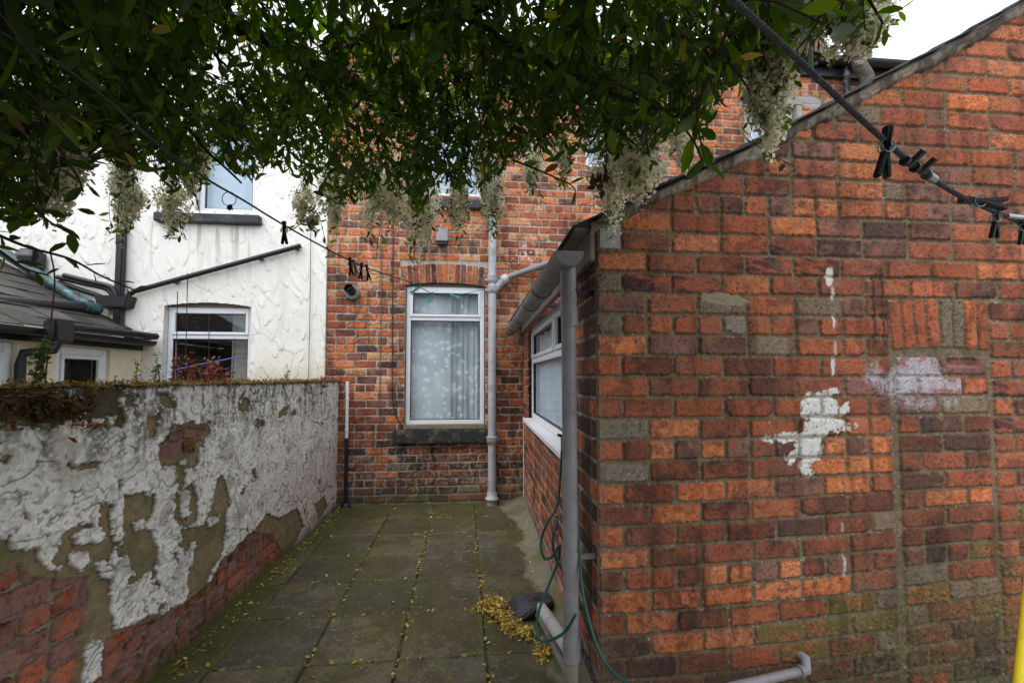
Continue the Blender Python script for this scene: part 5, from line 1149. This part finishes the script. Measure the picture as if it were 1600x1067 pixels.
longtwig([(1290, -40, 1.0), (1280, 30, 1.0), (1240, 85, 1.02)], .06, .03); longtwig([(1330, -40, 1.0), (1310, 20, 1.0), (1265, 72, 1.02)], .06, .03); longtwig([(1340, -30, 1.0), (1370, 20, 1.0), (1380, 38, 1.0)], .05, .022)
longtwig([(800, 250, 1.5), (850, 270, 1.5), (890, 288, 1.5), (900, 300, 1.5)], .055, .03); longtwig([(1100, 40, .75), (1135, -20, .72)], .06, .03)
twigs_f = twigs
# limbs
limbs = MB()
def limb(pxs, r0, r1):
    pts = smooth([atD(*p) for p in pxs], 8); n = len(pts); pts = [p+V((rs.normal(0, .004), rs.normal(0, .004), rs.normal(0, .004))) for p in pts]
    limbs.tube(pts, [r0+(r1-r0)*i/(n-1) for i in range(n)], 8)
limb([(150, -160, 1.5), (330, 15, 1.55), (440, 75, 1.65), (520, 115, 1.7), (600, 160, 1.75), (640, 190, 1.8)], .040, .012)
limb([(900, -150, 1.5), (760, 5, 1.55), (620, 40, 1.65), (520, 90, 1.75)], .034, .012)
limb([(-150, -30, 1.2), (60, 60, 1.25), (160, 170, 1.3), (215, 258, 1.35)], .018, .007)
limb([(80, -150, 1.4), (170, 40, 1.45), (270, 180, 1.5), (380, 290, 1.5)], .014, .003)
for i in range(46):
    px, py = rs.uniform(40, 1050), rs.uniform(-60, 120); d0 = np.interp(px, mind_x, mind_y)+rs.uniform(.05, .5); dx = rs.normal(40, 70)
    pts_ = [(px, py, d0), (px+dx*.4, py+50, d0+.03), (px+dx, py+95, d0+.06), (px+dx*1.5, py+120+rs.uniform(0, 40), d0+.08)]
    if any(q_[1] > fringe(np.array([q_[0]]))[0]-10 for q_ in pts_): continue
    limb(pts_, rs.uniform(.004, .008), .0015)
limb([(700, 10, 1.5), (820, 80, 1.4), (920, 130, 1.25), (1010, 165, 1.1), (1060, 180, 1.05)], .012, .003)
limb([(-2, -200, 1.5), (20, -400, 1.2)], .05, .05)
limbs.build('branches', 'bark', shrub)
# blossom: each hanging panicle a part
FL = [(88, 262, 1.05, 40, 60), (190, 285, 1.75, 26, 60), (206, 318, 1.75, 22, 36), (268, 322, 1.75, 24, 40), (300, 265, 1.75, 30, 40), (473, 318, 1.9, 22, 30), (520, 312, 1.9, 26, 44), (578, 305, 1.9, 28, 50), (612, 300, 1.9, 26, 50), (655, 335, 1.9, 30, 62), (716, 308, 1.9, 22, 48), (770, 312, 1.9, 26, 50), (752, 262, 1.9, 22, 36), (833, 258, 1.9, 18, 40), (955, 278, 1.5, 24, 56), (968, 262, 1.5, 22, 40), (1003, 262, 1.35, 34, 34), (1068, 225, 1.5, 20, 28), (1204, 160, 1.25, 26, 72), (1188, 110, 1.25, 24, 60), (1222, 75, 1.2, 26, 40), (1335, 40, 1.15, 34, 40), (1365, 12, 1.15, 22, 30), (1265, 50, 1.2, 24, 26), (310, 250, 1.6, 20, 26), (490, 345, 1.9, 10, 16), (880, 245, 1.8, 16, 30)]
FT = np.array([(-.5, -.5, .12), (.5, -.5, .12), (.5, .5, .12), (-.5, .5, .12)])
for (px, py, D_, rx, ry) in FL:
    if px > 930: rx *= 1.4; ry *= 1.2
    if D_ >= 1.45: D_ *= 1.24
    rx *= 1.15*rs.uniform(.8, 1.15); ry *= 1.15*rs.uniform(.8, 1.2); n = int(620+rx*ry*.6); c = np.array(atD(px, py, D_)); sx_, sz_ = rx/FOC*D_, ry/FOC*D_
    nk = max(8, int(ry*.6)); kc = rs.normal(0, 1, (nk, 3)); kc /= np.linalg.norm(kc, axis=1)[:, None]; kc *= rs.uniform(.25, 1, (nk, 1))
    kk = rs.integers(nk, size=n); q_ = kc[kk]+rs.normal(0, .17, (n, 3))
    taper = np.interp(q_[:, 2], [-1.2, 0, 1], [.35, .8, 1.05])
    Pp = c+np.stack([q_[:, 0]*sx_*taper, q_[:, 1]*sx_*taper, q_[:, 2]*sz_], -1)
    nrm = q_*[1, 1, .5]+rs.normal(0, .7, (n, 3)); nrm /= np.linalg.norm(nrm, axis=1)[:, None]
    a = np.cross(nrm, rs.normal(0, 1, (n, 3))); a /= np.linalg.norm(a, axis=1)[:, None]; b = np.cross(nrm, a); s_ = rs.uniform(.005, .0095, n)*(.8+.25*D_)
    VV = np.stack([Pp+s_[:, None]*(a*p[0]+b*p[1]+nrm*p[2]) for p in FT], 1).reshape(-1, 3)
    cc_ = np.where(rs.random(n)[:, None] < .12, np.array([[.34, .38, .14]]), np.array([[.96, .93, .76]]))*rs.uniform(.75, 1.05, (n, 1))
    pk = c+kc*np.array([sx_, sx_, sz_]); tops = c+np.array([0, 0, sz_*1.1])
    for q0 in pk[::2]:
        twigs_f.tube([V(tops), V((tops+q0)/2+rs.normal(0, .004, 3)), V(q0)], [.0012, .001, .0006], 4, caps=False)
        for _ in range(2):
            ld = rs.normal(0, .6, 3)+np.array([0, 0, -.4]); ld /= np.linalg.norm(ld); leaves.append((q0+rs.normal(0, .01, 3), ld, rs.normal(0, 1, 3), rs.uniform(.022, .042), 1., rs.uniform(.9, 2.1)))
    for _ in range(3 if px < 930 else 1):
        pp = [c+np.array([rs.normal(0, .3)*sx_, rs.normal(0, .3)*sx_, sz_*f_]) for f_ in (1.5, .6, -.3, -rs.uniform(.8, 1.5))]; pts = smooth(pp, 5); twigs_f.tube(pts, .0013, 4, caps=False)
        for q0, q1 in zip(pts[2:], pts[3:]):
            ld = np.array(q1-q0)*12+rs.normal(0, .5, 3); ld /= np.linalg.norm(ld); leaves.append((np.array(q1), ld, rs.normal(0, 1, 3), rs.uniform(.028, .046), 1., rs.uniform(.9, 2.1)))
    np_mesh('blossom', VV, np.arange(n*4).reshape(-1, 4), 'flower', shrub, np.repeat(cc_, 4, 0))
nL = len(leaves); P = np.array([l[0] for l in leaves]); D = np.array([l[1] for l in leaves]); Up = np.array([l[2] for l in leaves]); Ls = np.array([l[3] for l in leaves]); Wd = np.array([l[4] for l in leaves]); Br = np.array([l[5] for l in leaves])
Yv = np.cross(Up, D); Yv /= np.linalg.norm(Yv, axis=1)[:, None]+1e-9; Zv = np.cross(D, Yv)
VV = P[:, None]+Ls[:, None, None]*(D[:, None]*LT[None, :, 0:1]+Yv[:, None]*(LT[None, :, 1:2]*Wd[:, None, None])+Zv[:, None]*LT[None, :, 2:3])
offs = (np.arange(nL)*len(LT))[:, None, None]
# quads only: triangles are kept as their own faces through from_pydata-free path
g_ = rs.random(nL); base = np.stack([np.interp(g_, [0, .5, .985, .99, 1], [.010, .018, .036, .14, .08]), np.interp(g_, [0, .5, .985, .99, 1], [.021, .036, .062, .12, .05]), np.interp(g_, [0, .5, .985, .99, 1], [.003, .005, .008, .02, .02])], -1)
base = base*Br[:, None]; Cl = np.repeat(base[:, None], len(LT), 1).reshape(-1, 3)
VV = VV.reshape(-1, 3); Qs = (LQ[None]+offs).reshape(-1, 4); Ts = (LTr[None]+offs).reshape(-1, 3)
def mixed_mesh(name, verts, quads, tris, m, parent, col):
    me = bpy.data.meshes.new(name); me.vertices.add(len(verts)); me.vertices.foreach_set('co', verts.astype(np.float32).ravel())
    nl = quads.size+tris.size; me.loops.add(nl); me.loops.foreach_set('vertex_index', np.concatenate([quads.ravel(), tris.ravel()]).astype(np.int32))
    me.polygons.add(len(quads)+len(tris)); me.polygons.foreach_set('loop_start', np.concatenate([np.arange(len(quads))*4, quads.size+np.arange(len(tris))*3]).astype(np.int32))
    me.update(calc_edges=True); me.validate(); me.polygons.foreach_set('use_smooth', np.ones(len(me.polygons), bool))
    a = me.color_attributes.new('Col', 'FLOAT_COLOR', 'POINT'); c4 = np.ones((len(verts), 4), np.float32); c4[:, :3] = col; a.data.foreach_set('color', c4.ravel())
    me.materials.append(M[m]); o = bpy.data.objects.new(name, me); COL.objects.link(o); attach(o, parent); return o
fol = mixed_mesh('foliage', VV, Qs, Ts, 'leaf', shrub, Cl)
twigs.build('twigs', 'bark', shrub)
# withered brown spray
c = np.array(atD(940, 285, 1.45)); LL = []
lv = leafbits(16, lambda r: tuple(c+np.array([r.normal(0, .02), r.normal(0, .015), r.normal(0, .028)])), (.03, .05), lambda r: lin((64, 44, 30))*r.uniform(.6, 1.2), 'withered_leaves', flat=1.4, kind=None); attach(lv, shrub)

# ================================================================== PLANTS ON THE WALL
def topz(): return WT+.004
MOSS = [(120, 110, 50), (98, 90, 42), (128, 92, 54), (122, 72, 58), (84, 84, 38), (146, 118, 72)]
def posm(r):
    y = r.uniform(.95, YB-.02); k = r.random()
    x = XL-.12+r.normal(0, .06) if k < .5 else XL+r.normal(-.002, .012)
    return (min(x, XL+.02), y, topz()+abs(r.normal(0, .010))-(.02*r.random() if x > XL-.02 else 0))
leafbits(3800, posm, (.008, .022), lambda r: lin(MOSS[r.integers(6)])*r.uniform(.6, 1.15), 'wall_moss', m='plant', flat=.8, wid=.35)
def plant(label, name, cat, base, stems, hgt, spread, leaf, cols, n, group=None, stemcol='bark', z0=.15):
    t = thing(name, base, label, cat, group); mb = MB(); r = np.random.default_rng(abs(hash(label)) % 9999 if False else sum(map(ord, label)))
    P = []
    for s_ in range(stems):
        bx = np.array(base)+np.array([r.normal(0, spread*.25), r.normal(0, spread), 0]); h = hgt*r.uniform(.55, 1.1); ln = r.normal(0, .07, 2)
        pts = [bx+np.array([ln[0]*f_*f_*h, ln[1]*f_*h*1.5, h*f_]) for f_ in np.linspace(0, 1, 7)]; mb = MB(); mb.tube(pts, [.0022*(1-.6*i/6) for i in range(7)], 5); mb.build('stem', stemcol, t)
        for k in range(n):
            f_ = r.uniform(z0, 1)**1.1; i = min(int(f_*6), 5); P.append(pts[i]*(1-(f_*6-i))+pts[i+1]*(f_*6-i)+r.normal(0, leaf*.45, 3))
    P = np.array(P)
    o = leafbits(len(P), (lambda it: (lambda rr: tuple(next(it))))(iter(P)), (leaf*.7, leaf*1.3), lambda rr: lin(cols[rr.integers(len(cols))])*rr.uniform(.6, 1.15), 'leaves', m='plant', flat=.7, kind=None, wid=.33); attach(o, t); return t
RED = [(132, 52, 54), (112, 44, 46), (146, 72, 58), (104, 62, 44), (140, 104, 62), (96, 88, 50)]; GRN = [(84, 104, 54), (106, 122, 66), (70, 90, 50)]
M['redstem'] = mat('red_stem', (92, 42, 46), .7, var=.2, bump=0)
def wtop(px, x=XL-.1): d = ray(px, 600); y = x/d.x*d.y; return V((x, y, topz()))
plant('mass of crimson cranesbill leaves on the wall before the lower window', 'cranesbill', 'plant', wtop(318), 15, .14, .17, .027, RED, 22, None, 'redstem', .0)
plant('few pinkish leaves with two tall wiry stalks on the wall top near the house', 'cranesbill', 'plant', wtop(448), 4, .12, .05, .022, [(150, 92, 88), (130, 70, 66)], 12, None, 'redstem', 0)
plant('small red rosette on the wall top at the brick corner', 'cranesbill', 'plant', wtop(505), 5, .035, .05, .022, [(140, 52, 62), (120, 70, 60)], 12, None, 'redstem', 0)
for px, h, lb in ((276, .50, 'tallest bare red stalk in front of the lower white window'), (290, .62, 'leaning dark red stalk crossing the lower white window'), (327, .42, 'thin red stalk at the middle of the lower white window'), (362, .30, 'short thin red stalk right of the lower window middle')):
    b = wtop(px); t = thing('dry_stalk', b, lb, 'plant stalk', 'bare stalks on the wall'); mb = MB(); k = .04*random.uniform(-1, 1); mb.tube(smooth([b, b+V((0, k, h*.5)), b+V((0, k*1.6, h))], 5), .0022, 5); mb.build('stem', 'redstem', t)
    P = [b+V((random.uniform(-.02, .02), random.uniform(-.03, .03), h*random.uniform(.05, .4))) for _ in range(7)]
    o = leafbits(7, (lambda it: (lambda rr: tuple(next(it))))(iter(P)), (.015, .03), lambda rr: lin((130, 84, 48))*rr.uniform(.6, 1.1), 'leaves', m='plant', flat=.7, kind=None); attach(o, t)
b = wtop(70); t = thing('tall_red_stalk', b, 'long dark red stalk rising in front of the slate roof', 'plant stalk'); mb = MB(); mb.tube(smooth([b, b+V((0, .01, .2)), b+V((0, .02, .40)), b+V((0, .0, .50))], 5), .0025, 6); mb.build('stem', 'redstem', t)
plant('bushy green spike of fine leaves at the left on the wall top', 'willowherb', 'plant', wtop(54), 2, .17, .012, .022, GRN, 110, None, 'redstem', 0)
for px, h, lb in ((212, .13, 'pale thin green sprig on the wall left of the pair'), (240, .10, 'shorter of two green sprigs beside the lower window frame'), (250, .14, 'taller of two green sprigs beside the lower window frame')):
    plant(lb, 'green_sprig', 'plant', wtop(px), 1, h, .004, .018, GRN, 46, None, 'redstem', 0)
b = V((XL+.02, wp(60, 640)[0], 1.30)); plant('straggling moss and red leaves spilling over the left end of the wall', 'trailing_plant', 'plant', V((XL+.02, b.y, 1.31)), 22, .09, .085, .026, [(86, 58, 38), (74, 82, 40), (98, 96, 48), (112, 62, 44), (64, 50, 34), (80, 88, 42)], 26, None, 'redstem', 0)
for (px, py, lb, n) in ((405, 665, 'yellow green weed growing from a crack in the render', 8), (300, 706, 'small weed below the brick hole in the render', 5), (455, 648, 'mossy tuft in a hole near the wall end', 4), (505, 605, 'green moss tuft hanging at the wall end by the brick house', 7), (185, 660, 'tiny moss tuft under the dark patch of bare cement', 3)):
    y, z = wp(px, py); plant(lb, 'wall_weed', 'plant', V((XL+.012, y, z)), n, .05, .03, .017, [(120, 116, 52), (92, 100, 48), (140, 112, 60)], 10, None, 'redstem', 0)
y, z = wp(80, 655); t = plant('cluster of large rusty leaves hanging on the wall', 'rusty_leaves', 'plant', V((XL+.02, wp(118, 648)[0], 1.27)), 4, .06, .03, .05, [(150, 72, 44), (120, 44, 34), (164, 92, 54)], 3, None, 'redstem', 0)

# ================================================================== CAMERA, LIGHT, SKY
cam = bpy.data.cameras.new('camera'); co = bpy.data.objects.new('camera', cam); COL.objects.link(co)
co.location = CAM; co.rotation_euler = (math.pi/2+TH, 0, -PHI); cam.sensor_width = 36; cam.lens = 36*FOC/1600; cam.shift_y = 26.5/1600; cam.clip_start = .05; cam.clip_end = 500
sc.camera = co
SUN_EL, SUN_AZ = math.radians(64), math.radians(235)
wd = bpy.data.worlds.new('World'); sc.world = wd; wd.use_nodes = True; nt = wd.node_tree; N = nt.nodes; K = nt.links
bg = N['Background']; sky = N.new('ShaderNodeTexSky'); sky.sky_type = 'NISHITA'; sky.sun_disc = False; sky.sun_elevation = SUN_EL; sky.sun_rotation = SUN_AZ; sky.dust_density = 3; sky.air_density = 1
mx = N.new('ShaderNodeMixRGB'); mx.inputs['Fac'].default_value = .8; mx.inputs['Color2'].default_value = (7.6, 8.0, 8.6, 1)
tc = N.new('ShaderNodeTexCoord'); no = N.new('ShaderNodeTexNoise'); no.inputs['Scale'].default_value = 2.2; no.inputs['Detail'].default_value = 5; K.new(tc.outputs['Generated'], no.inputs['Vector'])
rp = N.new('ShaderNodeMapRange'); rp.inputs['To Min'].default_value = .72; rp.inputs['To Max'].default_value = .98; K.new(no.outputs['Fac'], rp.inputs['Value']); K.new(rp.outputs['Result'], mx.inputs['Fac'])
K.new(sky.outputs['Color'], mx.inputs['Color1']); K.new(mx.outputs['Color'], bg.inputs['Color']); bg.inputs['Strength'].default_value = .14
sl = bpy.data.lights.new('sun', 'SUN'); sl.energy = .9; sl.angle = math.radians(50); sl.color = (1, .96, .9); so = bpy.data.objects.new('sun', sl); COL.objects.link(so)
dv = V((_s(SUN_AZ)*_c(SUN_EL), _c(SUN_AZ)*_c(SUN_EL), _s(SUN_EL))); so.rotation_euler = dv.to_track_quat('Z', 'Y').to_euler()
sc.view_settings.view_transform = 'Standard'; sc.view_settings.look = 'None'; sc.view_settings.exposure = .9; sc.view_settings.gamma = 1
sc.cycles.max_bounces = 8; sc.cycles.transparent_max_bounces = 16
